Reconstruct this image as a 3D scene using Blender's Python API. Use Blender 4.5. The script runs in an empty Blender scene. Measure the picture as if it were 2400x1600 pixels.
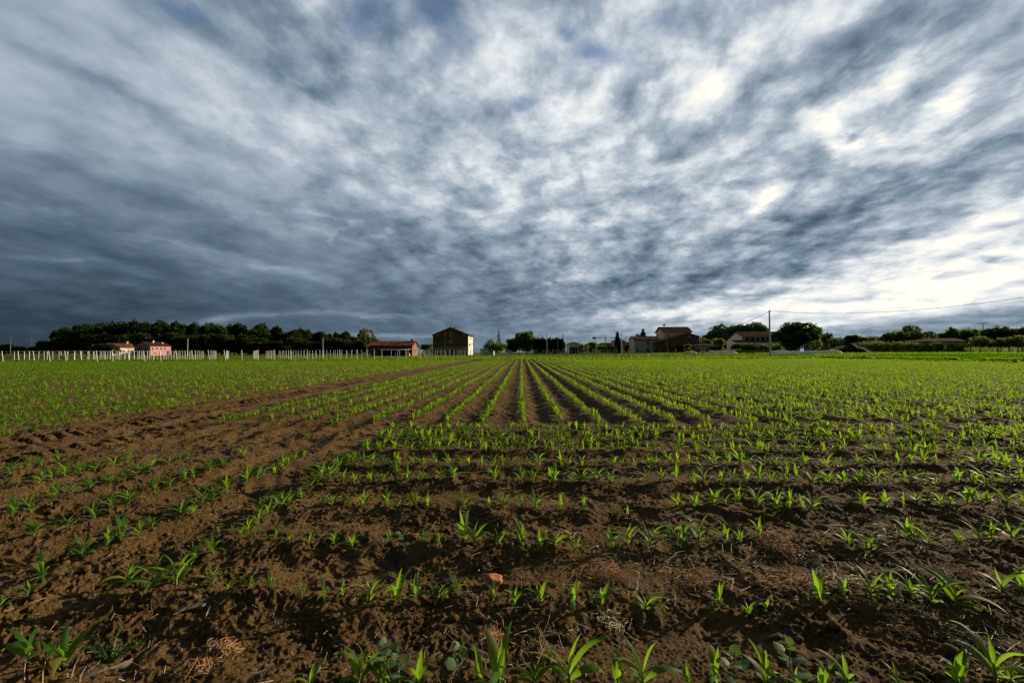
import bpy, math, random
import numpy as np
from mathutils import Vector, Matrix, Euler
R = math.radians
SC = bpy.context.scene
COL = SC.collection

# ---------------------------------------------------------------- camera
CAM_H = 1.4
FPX = 1000.0                      # focal length in pixels of the 2400 px photograph
cam_data = bpy.data.cameras.new('camera')
cam_data.lens = 15.0
cam_data.sensor_width = 36.0
cam_data.clip_start = 0.05
cam_data.clip_end = 9000
cam = bpy.data.objects.new('camera', cam_data)
COL.objects.link(cam)
SC.camera = cam
YAW, PITCH, ROLL = math.atan(0.022), math.atan(0.0255), R(-0.23)
MR = Matrix.Rotation(YAW, 3, 'Z') @ Matrix.Rotation(R(90) + PITCH, 3, 'X') @ Matrix.Rotation(ROLL, 3, 'Z')
cam.matrix_world = Matrix.Translation((0, 0, CAM_H)) @ MR.to_4x4()

def ray(px, py):
    d = MR @ Vector(((px - 1200) / FPX, -(py - 800) / FPX, -1.0))
    return d / d.y
def at(px, py, Y):
    """world point seen at photograph pixel (px, py) at depth Y"""
    d = ray(px, py)
    return Vector((d.x * Y, Y, CAM_H + d.z * Y))
def gnd(px, py, z=0.0):
    """ground point seen at pixel"""
    d = ray(px, py)
    t = (z - CAM_H) / d.z
    return Vector((d.x * t, t, z))

SUN_AZ, SUN_EL = R(62), R(17)      # azimuth measured from +Y towards +X
SUN_DIR = Vector((math.sin(SUN_AZ) * math.cos(SUN_EL), math.cos(SUN_AZ) * math.cos(SUN_EL), math.sin(SUN_EL)))

# ---------------------------------------------------------------- tags
def tag(o, label=None, cat=None, group=None, kind=None):
    if label: o['label'] = label
    if cat: o['category'] = cat
    if group: o['group'] = group
    if kind: o['kind'] = kind
    return o
def root(name, loc, rz=0.0, label=None, cat=None, group=None):
    o = bpy.data.objects.new(name, None)
    o.empty_display_size = 0.2
    COL.objects.link(o)
    o.location = loc
    o.rotation_euler = (0, 0, rz)
    return tag(o, label, cat, group)
ONES = ['', 'first', 'second', 'third', 'fourth', 'fifth', 'sixth', 'seventh', 'eighth', 'ninth', 'tenth', 'eleventh',
        'twelfth', 'thirteenth', 'fourteenth', 'fifteenth', 'sixteenth', 'seventeenth', 'eighteenth', 'nineteenth']
TENS = {2: 'twent', 3: 'thirt', 4: 'fort', 5: 'fift', 6: 'sixt', 7: 'sevent', 8: 'eight', 9: 'ninet'}
def ordn(n):
    if n < 20: return ONES[n]
    t, u = divmod(n, 10)
    return TENS[t] + 'ieth' if u == 0 else TENS[t] + 'y-' + ONES[u]

# ---------------------------------------------------------------- mesh helpers
def np_mesh(name, V, F, smooth=False):
    """V (n,3) array, F (m,k) array of equal polygons"""
    V = np.asarray(V, dtype=np.float32); F = np.asarray(F, dtype=np.int32)
    me = bpy.data.meshes.new(name)
    me.vertices.add(len(V)); me.vertices.foreach_set('co', V.ravel())
    k = F.shape[1]
    me.loops.add(F.size); me.loops.foreach_set('vertex_index', F.ravel())
    me.polygons.add(len(F))
    me.polygons.foreach_set('loop_start', np.arange(0, F.size, k, dtype=np.int32))
    me.polygons.foreach_set('loop_total', np.full(len(F), k, dtype=np.int32))
    if smooth: me.polygons.foreach_set('use_smooth', np.ones(len(F), dtype=bool))
    me.update(calc_edges=True)
    return me
def link(name, me, mat, parent=None, loc=None):
    o = bpy.data.objects.new(name, me)
    if mat is not None and len(me.materials) == 0: me.materials.append(mat)
    COL.objects.link(o)
    if parent is not None: o.parent = parent
    if loc is not None: o.location = loc
    return o
class MB:
    """collects boxes, tubes and polygons into one mesh"""
    def __init__(s): s.v = []; s.f = []
    def poly(s, pts):
        b = len(s.v); s.v += [tuple(p) for p in pts]; s.f.append(tuple(range(b, b + len(pts))))
    def box(s, x0, x1, y0, y1, z0, z1, M=None):
        b = len(s.v)
        pts = [(x, y, z) for z in (z0, z1) for y in (y0, y1) for x in (x0, x1)]
        if M is not None: pts = [tuple(M @ Vector(p)) for p in pts]
        s.v += pts
        for q in ((0, 2, 3, 1), (4, 5, 7, 6), (0, 1, 5, 4), (2, 6, 7, 3), (0, 4, 6, 2), (1, 3, 7, 5)):
            s.f.append(tuple(b + i for i in q))
    def tube(s, pts, rad, n=6, cap=True):
        pts = [Vector(p) for p in pts]
        if not hasattr(rad, '__len__'): rad = [rad] * len(pts)
        b = len(s.v)
        for i, p in enumerate(pts):
            a = pts[max(0, i - 1)]; c = pts[min(len(pts) - 1, i + 1)]
            t = (c - a).normalized()
            u = t.cross(Vector((0, 0, 1)))
            if u.length < 1e-3: u = t.cross(Vector((1, 0, 0)))
            u.normalize(); w = t.cross(u)
            for k in range(n):
                an = 2 * math.pi * k / n
                s.v.append(tuple(p + rad[i] * (math.cos(an) * u + math.sin(an) * w)))
        for i in range(len(pts) - 1):
            for k in range(n):
                k2 = (k + 1) % n
                s.f.append((b + i * n + k, b + i * n + k2, b + (i + 1) * n + k2, b + (i + 1) * n + k))
        if cap:
            s.f.append(tuple(b + k for k in reversed(range(n))))
            s.f.append(tuple(b + (len(pts) - 1) * n + k for k in range(n)))
    def prism(s, poly, axis, a0, a1):
        """extrude a 2-D polygon (u, z); axis 'y': u=x, extruded along y; axis 'x': u=y, extruded along x"""
        n = len(poly); b = len(s.v)
        for a in (a0, a1):
            for (u, z) in poly: s.v.append((u, a, z) if axis == 'y' else (a, u, z))
        s.f.append(tuple(b + i for i in range(n))); s.f.append(tuple(b + n + i for i in reversed(range(n))))
        for i in range(n):
            j = (i + 1) % n
            s.f.append((b + j, b + i, b + n + i, b + n + j))
    def mesh(s, name, smooth=False):
        me = bpy.data.meshes.new(name); me.from_pydata(s.v, [], s.f); me.update()
        if smooth:
            me.polygons.foreach_set('use_smooth', [True] * len(me.polygons))
        return me
    def build(s, name, mat, parent=None, smooth=False, loc=None):
        return link(name, s.mesh(name, smooth), mat, parent, loc)

# ---------------------------------------------------------------- noise in numpy
def _hash(ix, iy, seed):
    h = (ix.astype(np.int64) * 374761393 + iy.astype(np.int64) * 668265263 + seed * 1442695041) & 0xffffffff
    h = ((h ^ (h >> 13)) * 1274126177) & 0xffffffff
    return ((h ^ (h >> 16)) & 0xffff).astype(np.float32) / 65535.0
def perlin(x, y, seed=0):
    ix = np.floor(x); iy = np.floor(y); fx = (x - ix).astype(np.float32); fy = (y - iy).astype(np.float32)
    ux = fx * fx * fx * (fx * (fx * 6 - 15) + 10); uy = fy * fy * fy * (fy * (fy * 6 - 15) + 10)
    def g(a, b, dx, dy):
        an = _hash(ix + a, iy + b, seed) * 6.2831853
        return np.cos(an) * dx + np.sin(an) * dy
    n00 = g(0, 0, fx, fy); n10 = g(1, 0, fx - 1, fy); n01 = g(0, 1, fx, fy - 1); n11 = g(1, 1, fx - 1, fy - 1)
    a = n00 + ux * (n10 - n00); b = n01 + ux * (n11 - n01)
    return (a + uy * (b - a)) * 1.5
def sstep(a, b, x):
    t = np.clip((x - a) / (b - a), 0, 1)
    return t * t * (3 - 2 * t)

# ---------------------------------------------------------------- material helpers
class NT:
    def __init__(s, tree): s.t = tree; s.n = tree.nodes; s.l = tree.links
    def new(s, typ, **kw):
        n = s.n.new(typ)
        for k, v in kw.items(): setattr(n, k, v)
        return n
    def put(s, sock, v):
        if v is None: return
        if isinstance(v, bpy.types.NodeSocket): s.l.new(v, sock)
        elif isinstance(v, (tuple, list)) and len(v) == 3 and sock.type == 'RGBA': sock.default_value = (*v, 1)
        else: sock.default_value = v
    def m(s, op, a, b=None, c=None, clamp=False):
        n = s.new('ShaderNodeMath', operation=op); n.use_clamp = clamp
        s.put(n.inputs[0], a); s.put(n.inputs[1], b)
        if c is not None: s.put(n.inputs[2], c)
        return n.outputs[0]
    def vm(s, op, a, b=None):
        n = s.new('ShaderNodeVectorMath', operation=op)
        s.put(n.inputs[0], a); s.put(n.inputs[1], b)
        return n.outputs[0]
    def xyz(s, x, y, z=0.0):
        n = s.new('ShaderNodeCombineXYZ'); s.put(n.inputs[0], x); s.put(n.inputs[1], y); s.put(n.inputs[2], z)
        return n.outputs[0]
    def noise(s, vec, scale, detail=4, rough=0.5, dist=0.0, lac=2.0, col=False):
        n = s.new('ShaderNodeTexNoise'); s.put(n.inputs['Vector'], vec)
        n.inputs['Scale'].default_value = scale; n.inputs['Detail'].default_value = detail
        n.inputs['Roughness'].default_value = rough; n.inputs['Distortion'].default_value = dist
        n.inputs['Lacunarity'].default_value = lac
        return n.outputs[1 if col else 0]
    def ramp(s, fac, stops, interp='LINEAR'):
        n = s.new('ShaderNodeValToRGB'); n.color_ramp.interpolation = interp
        el = n.color_ramp.elements
        while len(el) < len(stops): el.new(0.5)
        for e, (p, c) in zip(el, stops):
            e.position = p; e.color = (*c, 1) if len(c) == 3 else c
        s.put(n.inputs[0], fac)
        return n.outputs[0]
    def mapr(s, v, a, b, c=0.0, d=1.0, smooth=True):
        n = s.new('ShaderNodeMapRange'); n.interpolation_type = 'SMOOTHSTEP' if smooth else 'LINEAR'
        for i, q in enumerate((v, a, b, c, d)): s.put(n.inputs[i], q)
        return n.outputs[0]
    def mix(s, f, a, b, mode='MIX'):
        n = s.new('ShaderNodeMix', data_type='RGBA', blend_type=mode)
        s.put(n.inputs[0], f); s.put(n.inputs[6], a); s.put(n.inputs[7], b)
        return n.outputs[2]
def new_mat(name):
    m = bpy.data.materials.new(name); m.use_nodes = True
    t = NT(m.node_tree); t.n.clear()
    out = t.new('ShaderNodeOutputMaterial')
    return m, t, out
def simple_mat(name, c1, c2=None, scale=3.0, rough=0.85, spec=0.2, bump=0.0, bscale=20, coords='Object'):
    m, t, out = new_mat(name)
    tc = t.new('ShaderNodeTexCoord')
    p = t.new('ShaderNodeBsdfPrincipled')
    p.inputs['Roughness'].default_value = rough; p.inputs['Specular IOR Level'].default_value = spec
    if c2 is not None:
        f = t.noise(tc.outputs[coords], scale, 5, 0.65)
        f = t.mapr(f, 0.35, 0.65)
        t.put(p.inputs['Base Color'], t.mix(f, c1, c2))
    else: t.put(p.inputs['Base Color'], c1)
    if bump:
        b = t.new('ShaderNodeBump'); b.inputs['Distance'].default_value = bump
        t.put(b.inputs['Height'], t.noise(tc.outputs[coords], bscale, 6, 0.6))
        t.put(p.inputs['Normal'], b.outputs[0])
    t.l.new(p.outputs[0], out.inputs[0])
    return m
# ---------------------------------------------------------------- sky, sun
SC.view_settings.view_transform = 'Standard'
SC.view_settings.look = 'None'
SC.view_settings.exposure = 0.3
SC.view_settings.gamma = 1.0
world = bpy.data.worlds.new('World'); SC.world = world
world.use_nodes = True
w = NT(world.node_tree); w.n.clear()
w_out = w.new('ShaderNodeOutputWorld')
geo = w.new('ShaderNodeTexCoord')
sep = w.new('ShaderNodeSeparateXYZ'); w.l.new(geo.outputs['Generated'], sep.inputs[0])
dx, dy, dz = sep.outputs
# clear sky above the clouds
sky = w.new('ShaderNodeTexSky', sky_type='NISHITA')
sky.sun_disc = False; sky.sun_elevation = SUN_EL; sky.sun_rotation = SUN_AZ
sky.air_density = 1.0; sky.dust_density = 0.6; sky.ozone_density = 3.0
clear = w.new('ShaderNodeBackground'); w.put(clear.inputs[0], sky.outputs[0]); clear.inputs[1].default_value = 0.10
# cloud deck: the direction is projected on a flat layer, streets run to a point on the horizon
z0 = w.m('MAXIMUM', dz, 0.0)
def deck(k):
    zz = w.m('ADD', z0, k)
    return w.m('DIVIDE', dx, zz), w.m('DIVIDE', dy, zz)
pu, pv = deck(0.22)
ca, sa = math.cos(math.atan(0.20)), math.sin(math.atan(0.20))
def rot(u, v):
    return (w.m('SUBTRACT', w.m('MULTIPLY', u, ca), w.m('MULTIPLY', v, sa)),
            w.m('ADD', w.m('MULTIPLY', u, sa), w.m('MULTIPLY', v, ca)))
ru, rv = rot(pu, pv)
P0 = w.xyz(ru, rv, 3.7)
warp = w.vm('SUBTRACT', w.noise(P0, 1.1, 3, 0.5, col=True), (0.5, 0.5, 0.5))
def warped(su, sv, amount, offu=0.0, offv=0.0, seed=0.0):
    P = w.xyz(w.m('MULTIPLY', w.m('ADD', ru, offu), su), w.m('MULTIPLY', w.m('ADD', rv, offv), sv), seed)
    return w.vm('ADD', P, w.vm('MULTIPLY', warp, (amount, amount, 0.0)))
# streets: long, smooth;  tufts: puffy cells
st = w.noise(warped(1.7, 0.62, 0.5, seed=1.3), 1.0, 5, 0.48)
st2 = w.noise(warped(4.0, 2.0, 0.9, seed=8.1), 1.0, 7, 0.54)
cell_a = w.noise(warped(3.6, 3.2, 1.0, seed=5.2), 1.0, 9, 0.61)
cell_b = w.noise(warped(3.6, 3.2, 1.0, 0.07, 0.045, seed=5.2), 1.0, 9, 0.61)
relief = w.m('SUBTRACT', cell_a, cell_b)           # > 0 on the sides that face the sun
# picture-plane-free coordinates of the direction: tangent of azimuth and elevation
yy = w.m('MAXIMUM', dy, 0.05)
wz = w.new('ShaderNodeSeparateXYZ'); w.l.new(w.vm('SUBTRACT', w.noise(w.xyz(w.m('MULTIPLY', pu, 2.6), w.m('MULTIPLY', pv, 2.2), 11.0), 1.0, 6, 0.6, col=True), (0.5, 0.5, 0.5)), wz.inputs[0])
hz = w.mapr(dz, 0.02, 0.35, 0.12, 1.0)
ta = w.m('ADD', w.m('DIVIDE', dx, yy), w.m('MULTIPLY', wz.outputs[0], 0.30))
tb = w.m('ADD', w.m('DIVIDE', dz, yy), w.m('MULTIPLY', w.m('MULTIPLY', wz.outputs[1], hz), 0.26))
def tan_of(px, py):
    d = ray(px, py); return d.x, d.z
def blob(px, py, rx, ry, ang, amp):
    a0, b0 = tan_of(px, py); c, s_ = math.cos(R(ang)), math.sin(R(ang))
    u = w.m('SUBTRACT', ta, a0); v = w.m('SUBTRACT', tb, b0)
    p = w.m('MULTIPLY', w.m('ADD', w.m('MULTIPLY', u, c), w.m('MULTIPLY', v, s_)), 1000.0 / rx)
    q = w.m('MULTIPLY', w.m('SUBTRACT', w.m('MULTIPLY', v, c), w.m('MULTIPLY', u, s_)), 1000.0 / ry)
    e = w.m('EXPONENT', w.m('MULTIPLY', w.m('ADD', w.m('MULTIPLY', p, p), w.m('MULTIPLY', q, q)), -1.0))
    return w.m('MULTIPLY', e, amp)
front = w.mapr(dy, 0.0, 0.35)
blobs = [  # px, py, radius along, radius across, angle of the long side (deg, up to the right), amount
    (2330, 640, 440, 75, 12, 0.34), (2050, 700, 360, 42, 6, 0.25), (1620, 728, 230, 22, 3, 0.30), (2200, 245, 120, 42, 42, 0.42), (2130, 150, 150, 30, 30, 0.25),
    (1975, 300, 60, 26, -5, 0.40), (1770, 478, 80, 26, 38, 0.24), (2390, 500, 160, 26, 16, 0.20), (2100, 690, 130, 12, 3, -0.10),
    (2250, 560, 330, 60, 14, 0.09), (1900, 640, 260, 40, 10, 0.08), (2150, 620, 260, 30, 8, 0.06),
    (2250, 400, 330, 45, 24, -0.08), (1830, 560, 300, 36, 14, -0.08), (2080, 470, 260, 26, 26, -0.08), (1990, 110, 220, 50, 50, -0.05), (1840, 60, 120, 40, 48, -0.03),
    (1600, 330, 130, 60, 60, -0.08), (1720, 190, 110, 50, 45, 0.13), (1330, 120, 130, 110, 0, 0.10), (1500, 190, 130, 100, 0, 0.08), (1300, 300, 160, 60, 50, 0.06),
    (560, 190, 330, 40, -38, 0.10), (900, 330, 300, 30, -30, 0.09), (250, 170, 300, 40, -30, 0.05), (480, 90, 260, 40, -38, -0.14), (740, 190, 160, 50, -38, -0.12),
    (330, 260, 300, 26, -30, -0.06), (620, 380, 420, 30, -26, -0.07), (760, 500, 330, 30, -18, -0.08), (250, 430, 330, 26, -18, -0.07), (900, 560, 330, 30, -10, -0.05),
    (600, 330, 330, 26, -28, 0.05), (380, 340, 260, 20, -26, 0.05), (560, 745, 200, 8, 4, 0.14), (520, 752, 60, 10, 0, 0.08), (860, 742, 120, 7, -2, 0.16), (930, 785, 180, 5, 0, 0.16),
    (640, 640, 120, 14, -8, 0.12), (420, 580, 160, 12, -14, 0.08), (130, 600, 130, 9, -4, 0.09), (250, 660, 240, 10, -6, 0.05), (90, 490, 160, 10, -12, 0.07),
    (560, 500, 110, 18, -24, 0.06), (810, 555, 40, 7, 42, 0.07), (910, 568, 30, 10, 34, 0.09), (735, 525, 50, 8, -20, 0.08), (2050, 705, 180, 8, 1, -0.16), (2320, 598, 30, 8, 4, -0.25),
    (2300, 750, 360, 20, 6, -0.20), (1950, 760, 500, 20, 0, 0.05), (1700, 780, 400, 20, 0, 0.10), (2250, 785, 420, 22, 0, -0.10), (0, 770, 420, 60, 0, -0.07), (1150, 620, 300, 30, 0, 0.04),
    (1750, 640, 250, 16, 8, -0.10), (1700, 700, 120, 8, 3, -0.06),
]
tot = None
for b in blobs:
    v = blob(*b); tot = v if tot is None else w.m('ADD', tot, v)
tot = w.m('MULTIPLY', tot, front)
# base tone: dark storm deck low on the left, thinner and brighter higher up and towards the sun
low = w.mapr(dx, -0.77, 0.80, 0.19, 0.60, smooth=False)
hx = w.m('MULTIPLY', w.m('SUBTRACT', dx, 0.12), 2.6)
high = w.m('ADD', w.mapr(dx, -0.8, 0.7, 0.58, 0.69, smooth=False), w.m('MULTIPLY', w.m('EXPONENT', w.m('MULTIPLY', w.m('MULTIPLY', hx, hx), -1.0)), 0.09))
s_up = w.mapr(dz, 0.04, 0.44)
side = w.m('ADD', w.m('MULTIPLY', low, w.m('SUBTRACT', 1.0, s_up)), w.m('MULTIPLY', high, s_up))
behind = w.m('MULTIPLY', w.mapr(dy, -0.5, 0.2, 0.32, 1.0), w.mapr(dz, 0.68, 0.9, 1.0, 0.3))  # sky out of view, rearward and zenith, darkened to deepen shadows on the ground
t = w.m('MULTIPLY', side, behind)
# streets and cells modulate it; contrast is lower in the dark part
ampl = w.m('ADD', 0.45, w.m('MULTIPLY', side, 0.66))
puffy = w.mapr(w.m('ADD', dx, w.m('MULTIPLY', dz, 0.9)), -0.35, 0.35)
mod = w.m('ADD', w.m('MULTIPLY', w.m('SUBTRACT', st, 0.5), 0.40), w.m('MULTIPLY', w.m('SUBTRACT', st2, 0.5), 0.34))
cel = w.m('MULTIPLY', w.m('SUBTRACT', cell_a, 0.5), 0.26)
vor = w.new('ShaderNodeTexVoronoi', feature='SMOOTH_F1', voronoi_dimensions='2D'); vor.inputs['Scale'].default_value = 1.0; vor.inputs['Smoothness'].default_value = 0.35
vor.inputs['Detail'].default_value = 2.0; vor.inputs['Roughness'].default_value = 0.5
wq = w.vm('SUBTRACT', w.noise(w.xyz(w.m('MULTIPLY', ru, 6.0), w.m('MULTIPLY', rv, 5.0), 2.0), 1.0, 4, 0.6, col=True), (0.5, 0.5, 0.5))
w.put(vor.inputs['Vector'], w.vm('ADD', w.xyz(w.m('MULTIPLY', ru, 6.2), w.m('MULTIPLY', rv, 5.2), 0.0), w.vm('MULTIPLY', wq, (1.4, 1.4, 0.0))))
puff = w.m('SUBTRACT', 0.53, vor.outputs['Distance'])
cel = w.m('ADD', cel, w.m('MULTIPLY', relief, 0.95))
cel = w.m('ADD', cel, w.m('MULTIPLY', puff, 0.27))
cel = w.m('MULTIPLY', cel, w.m('ADD', 0.32, w.m('MULTIPLY', puffy, 0.68)))
fade = w.mapr(dz, 0.0, 0.16, 0.5, 1.0)
mod = w.m('MULTIPLY', w.m('MULTIPLY', w.m('ADD', mod, cel), ampl), fade)
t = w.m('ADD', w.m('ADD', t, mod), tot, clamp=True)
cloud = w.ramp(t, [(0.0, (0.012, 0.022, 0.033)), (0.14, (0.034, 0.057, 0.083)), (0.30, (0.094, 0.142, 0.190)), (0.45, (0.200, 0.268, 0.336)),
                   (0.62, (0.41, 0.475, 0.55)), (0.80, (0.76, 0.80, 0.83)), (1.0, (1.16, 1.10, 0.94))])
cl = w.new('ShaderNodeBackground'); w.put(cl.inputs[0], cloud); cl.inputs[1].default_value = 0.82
# gaps in the deck, mostly high up
gap_n = w.noise(warped(2.6, 1.6, 1.2, seed=21.0), 1.0, 6, 0.6)
gaps = None
for b in [(830, 50, 120, 60, 10, 0.8), (430, 15, 110, 30, -30, 0.75), (1380, 110, 45, 75, 75, 0.9), (1320, 65, 40, 25, 20, 0.9), (1700, 8, 60, 22, 0, 1.0),
          (1215, 225, 50, 25, 0, 0.75), (1560, 60, 30, 45, 0, 0.7), (540, 70, 160, 40, -35, 0.6), (680, 160, 90, 40, -30, 0.5), (1030, 60, 80, 60, 0, 0.7)]:
    v = blob(*b); gaps = v if gaps is None else w.m('MAXIMUM', gaps, v)
gaps = w.m('MULTIPLY', w.m('MULTIPLY', gaps, front), w.mapr(gap_n, 0.44, 0.58))
mixs = w.new('ShaderNodeMixShader')
w.put(mixs.inputs[0], w.m('MULTIPLY', gaps, 0.95, clamp=True)); w.l.new(cl.outputs[0], mixs.inputs[1]); w.l.new(clear.outputs[0], mixs.inputs[2])
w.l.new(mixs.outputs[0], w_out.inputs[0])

sun_d = bpy.data.lights.new('sun', 'SUN'); sun_d.energy = 5.0; sun_d.angle = R(0.6); sun_d.color = (1.0, 0.83, 0.58)
sun = bpy.data.objects.new('sun', sun_d); COL.objects.link(sun)
sun.rotation_euler = (-SUN_DIR).to_track_quat('-Z', 'Y').to_euler()

world.cycles.sampling_method = 'MANUAL'; world.cycles.sample_map_resolution = 1024
SC.cycles.max_bounces = 6; SC.cycles.diffuse_bounces = 3; SC.cycles.glossy_bounces = 2; SC.cycles.transmission_bounces = 4
# ---------------------------------------------------------------- ground
FIELD_Y, FIELD_X = 75.0, 51.0
ROW0, ROWD = 0.02, 0.735           # lengthwise maize rows
HEAD0, HEADD, HEAD_END = 1.76, 0.715, 8.2   # crosswise rows at the headland
CROSS = [1.79, 2.43, 3.10, 3.88, 4.60, 5.28, 6.02, 6.75, 7.45]

def land(x, y):
    """height of the land beyond the field"""
    x = np.asarray(x, dtype=np.float64); y = np.asarray(y, dtype=np.float64)
    e = 0.25 * sstep(90, 150, y)
    e = e + 0.85 * sstep(54, 75, x) * sstep(25, 60, y) * (1 - 0.0 * y)
    e = e + 0.75 * sstep(92, 135, y) * sstep(10, 55, x) * (1 - sstep(54, 75, x))
    ditch = np.exp(-((x - 52.6) / 0.7) ** 2) * sstep(15, 30, y) * (1 - sstep(74, 78, y))
    e = e - 0.35 * ditch + 0.28 * np.exp(-((x - 54.6) / 0.9) ** 2) * sstep(15, 30, y) * (1 - sstep(79, 85, y))
    bank = np.exp(-((y - FIELD_Y - 2.4) / 0.8) ** 2) * sstep(27, 34, x)
    return e + 0.22 * bank * (1 - sstep(51, 56, x))

def soil_h(x, y, fine=True):
    """relief of the tilled soil"""
    x = np.asarray(x, dtype=np.float64); y = np.asarray(y, dtype=np.float64)
    left = 1 - sstep(-2.6, -1.9, x)                      # the diagonal corner on the left has lengthwise rows only
    cross = (1 - sstep(8.0, 8.7, y)) * (1 - left)
    # row ridges
    wob = 0.05 * perlin(x * 0.7, y * 0.7, 5)
    ci = np.cos(2 * np.pi * ((y + wob - HEAD0) / HEADD)); cl = np.cos(2 * np.pi * ((x + wob - ROW0) / ROWD))
    h = 0.020 * cross * ci + 0.026 * (1 - cross) * cl
    # wheel furrows between the rows
    def trough(u, c, wd): return np.exp(-((u - c) / wd) ** 2)
    far = sstep(8.0, 9.0, y)
    for c, d_ in ((0.39, 0.035), (1.12, 0.035), (1.86, 0.085), (3.35, 0.05), (4.8, 0.06), (6.3, 0.07), (8.5, 0.06), (-1.82, 0.03), (9.9, 0.05), (13.6, 0.05), (17.2, 0.05)):
        h = h - far * d_ * trough(x, c, 0.13)
    # bare strip with lug prints of tractor tyres
    for c in (-7.95, -6.75):
        lane = trough(x, c, 0.27)
        h = h - 0.02 * lane + 0.040 * lane * np.sign(np.sin(2 * np.pi * (y / 0.24 + 0.9 * np.abs(x - c)))) * sstep(-.3, .4, perlin(x * 1.3, y * 0.8, 31))
    for c, a in ((6.05, 0.16), (7.6, 0.1)):
        lane = trough(y + a * x, c, 0.24) * left * sstep(-8.5, -7.5, x)
        h = h - 0.015 * lane + 0.022 * lane * (.3 + perlin(x * 1.1, y * 1.1, 32)) * np.sign(np.sin(2 * np.pi * (x / 0.27 + 0.8 * np.abs(y + a * x - c))))
    # lug ripples that cross the near headland
    rp = np.sin(2 * np.pi * ((x + 0.75 * y + 0.12 * perlin(x * 1.1, y * 1.1, 8)) / 0.20))
    zone = sstep(0.0, 0.5, perlin(x * 0.55 + 4, y * 0.9, 77)) * (1 - sstep(4.8, 5.4, y)) * sstep(2.4, 2.9, y)
    h = h + 0.007 * zone * rp
    h = h + 0.030 * perlin(x * 0.9, y * 0.9, 1) + 0.032 * perlin(x * 2.3, y * 2.3, 2)
    if fine:
        smooth = sstep(0.15, 0.6, perlin(x * 0.8 + 9, y * 1.6, 44))       # crusted smooth patches
        k = 1 - 0.75 * smooth
        near = 1 - sstep(9, 26, y)
        near2 = 1 - sstep(3.5, 9, y)
        b1 = perlin(x * 6.0, y * 6.0, 3); b2 = perlin(x * 12.5, y * 12.5, 4)
        h = h + k * (0.030 * b1 + 0.024 * (0.28 - np.abs(b2))) * (0.35 + 0.65 * near)
        b3 = perlin(x * 26, y * 26, 6); h = h + k * (0.006 + 0.016 * sstep(-.2, .5, perlin(x * 3.1, y * 3.1, 15))) * near * (0.35 - np.abs(b3)) * 1.4
        b4 = perlin(x * 55, y * 55, 7); h = h + (0.2 + 0.8 * sstep(-.3, .5, perlin(x * 4.3, y * 4.3, 16))) * 0.0085 * near2 * b4
        b5 = perlin(x * 110, y * 110, 9); h = h + 0.0030 * near2 * b5
    return h

def wavy_soil_mat():
    m, t, out = new_mat('tilled_soil')
    tc = t.new('ShaderNodeTexCoord'); P = tc.outputs['Object']
    a = t.noise(P, 0.9, 5, 0.6); b = t.noise(P, 14, 5, 0.65); c = t.noise(P, 90, 3, 0.6)
    f = t.mapr(t.m('ADD', t.m('MULTIPLY', a, 0.5), t.m('MULTIPLY', b, 0.5)), 0.36, 0.66)
    col = t.mix(f, (0.048, 0.028, 0.010), (0.155, 0.094, 0.032))
    col = t.mix(t.mapr(c, 0.40, 0.72), col, (0.19, 0.122, 0.048))
    sp = t.new('ShaderNodeTexVoronoi'); sp.inputs['Scale'].default_value = 55; t.put(sp.inputs['Vector'], P)
    col = t.mix(t.m('MULTIPLY', t.mapr(sp.outputs['Distance'], 0.0, 0.12, 1, 0), 0.22), col, (0.24, 0.17, 0.10))
    p = t.new('ShaderNodeBsdfPrincipled'); t.put(p.inputs['Base Color'], col)
    p.inputs['Roughness'].default_value = 0.92; p.inputs['Specular IOR Level'].default_value = 0.12
    bmp = t.new('ShaderNodeBump'); bmp.inputs['Distance'].default_value = 0.030; bmp.inputs['Strength'].default_value = 1.0
    hh = t.m('ADD', t.noise(P, 45, 6, 0.7), t.m('MULTIPLY', t.noise(P, 210, 2, 0.6), 0.3))
    cr = t.new('ShaderNodeTexVoronoi'); cr.inputs['Scale'].default_value = 38; cr.inputs['Detail'].default_value = 2.5; t.put(cr.inputs['Vector'], P)
    hh = t.m('SUBTRACT', hh, t.m('MULTIPLY', cr.outputs['Distance'], 0.35))
    t.put(bmp.inputs['Height'], hh); t.put(p.inputs['Normal'], bmp.outputs[0])
    t.l.new(p.outputs[0], out.inputs[0])
    return m
M_SOIL = wavy_soil_mat()

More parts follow.
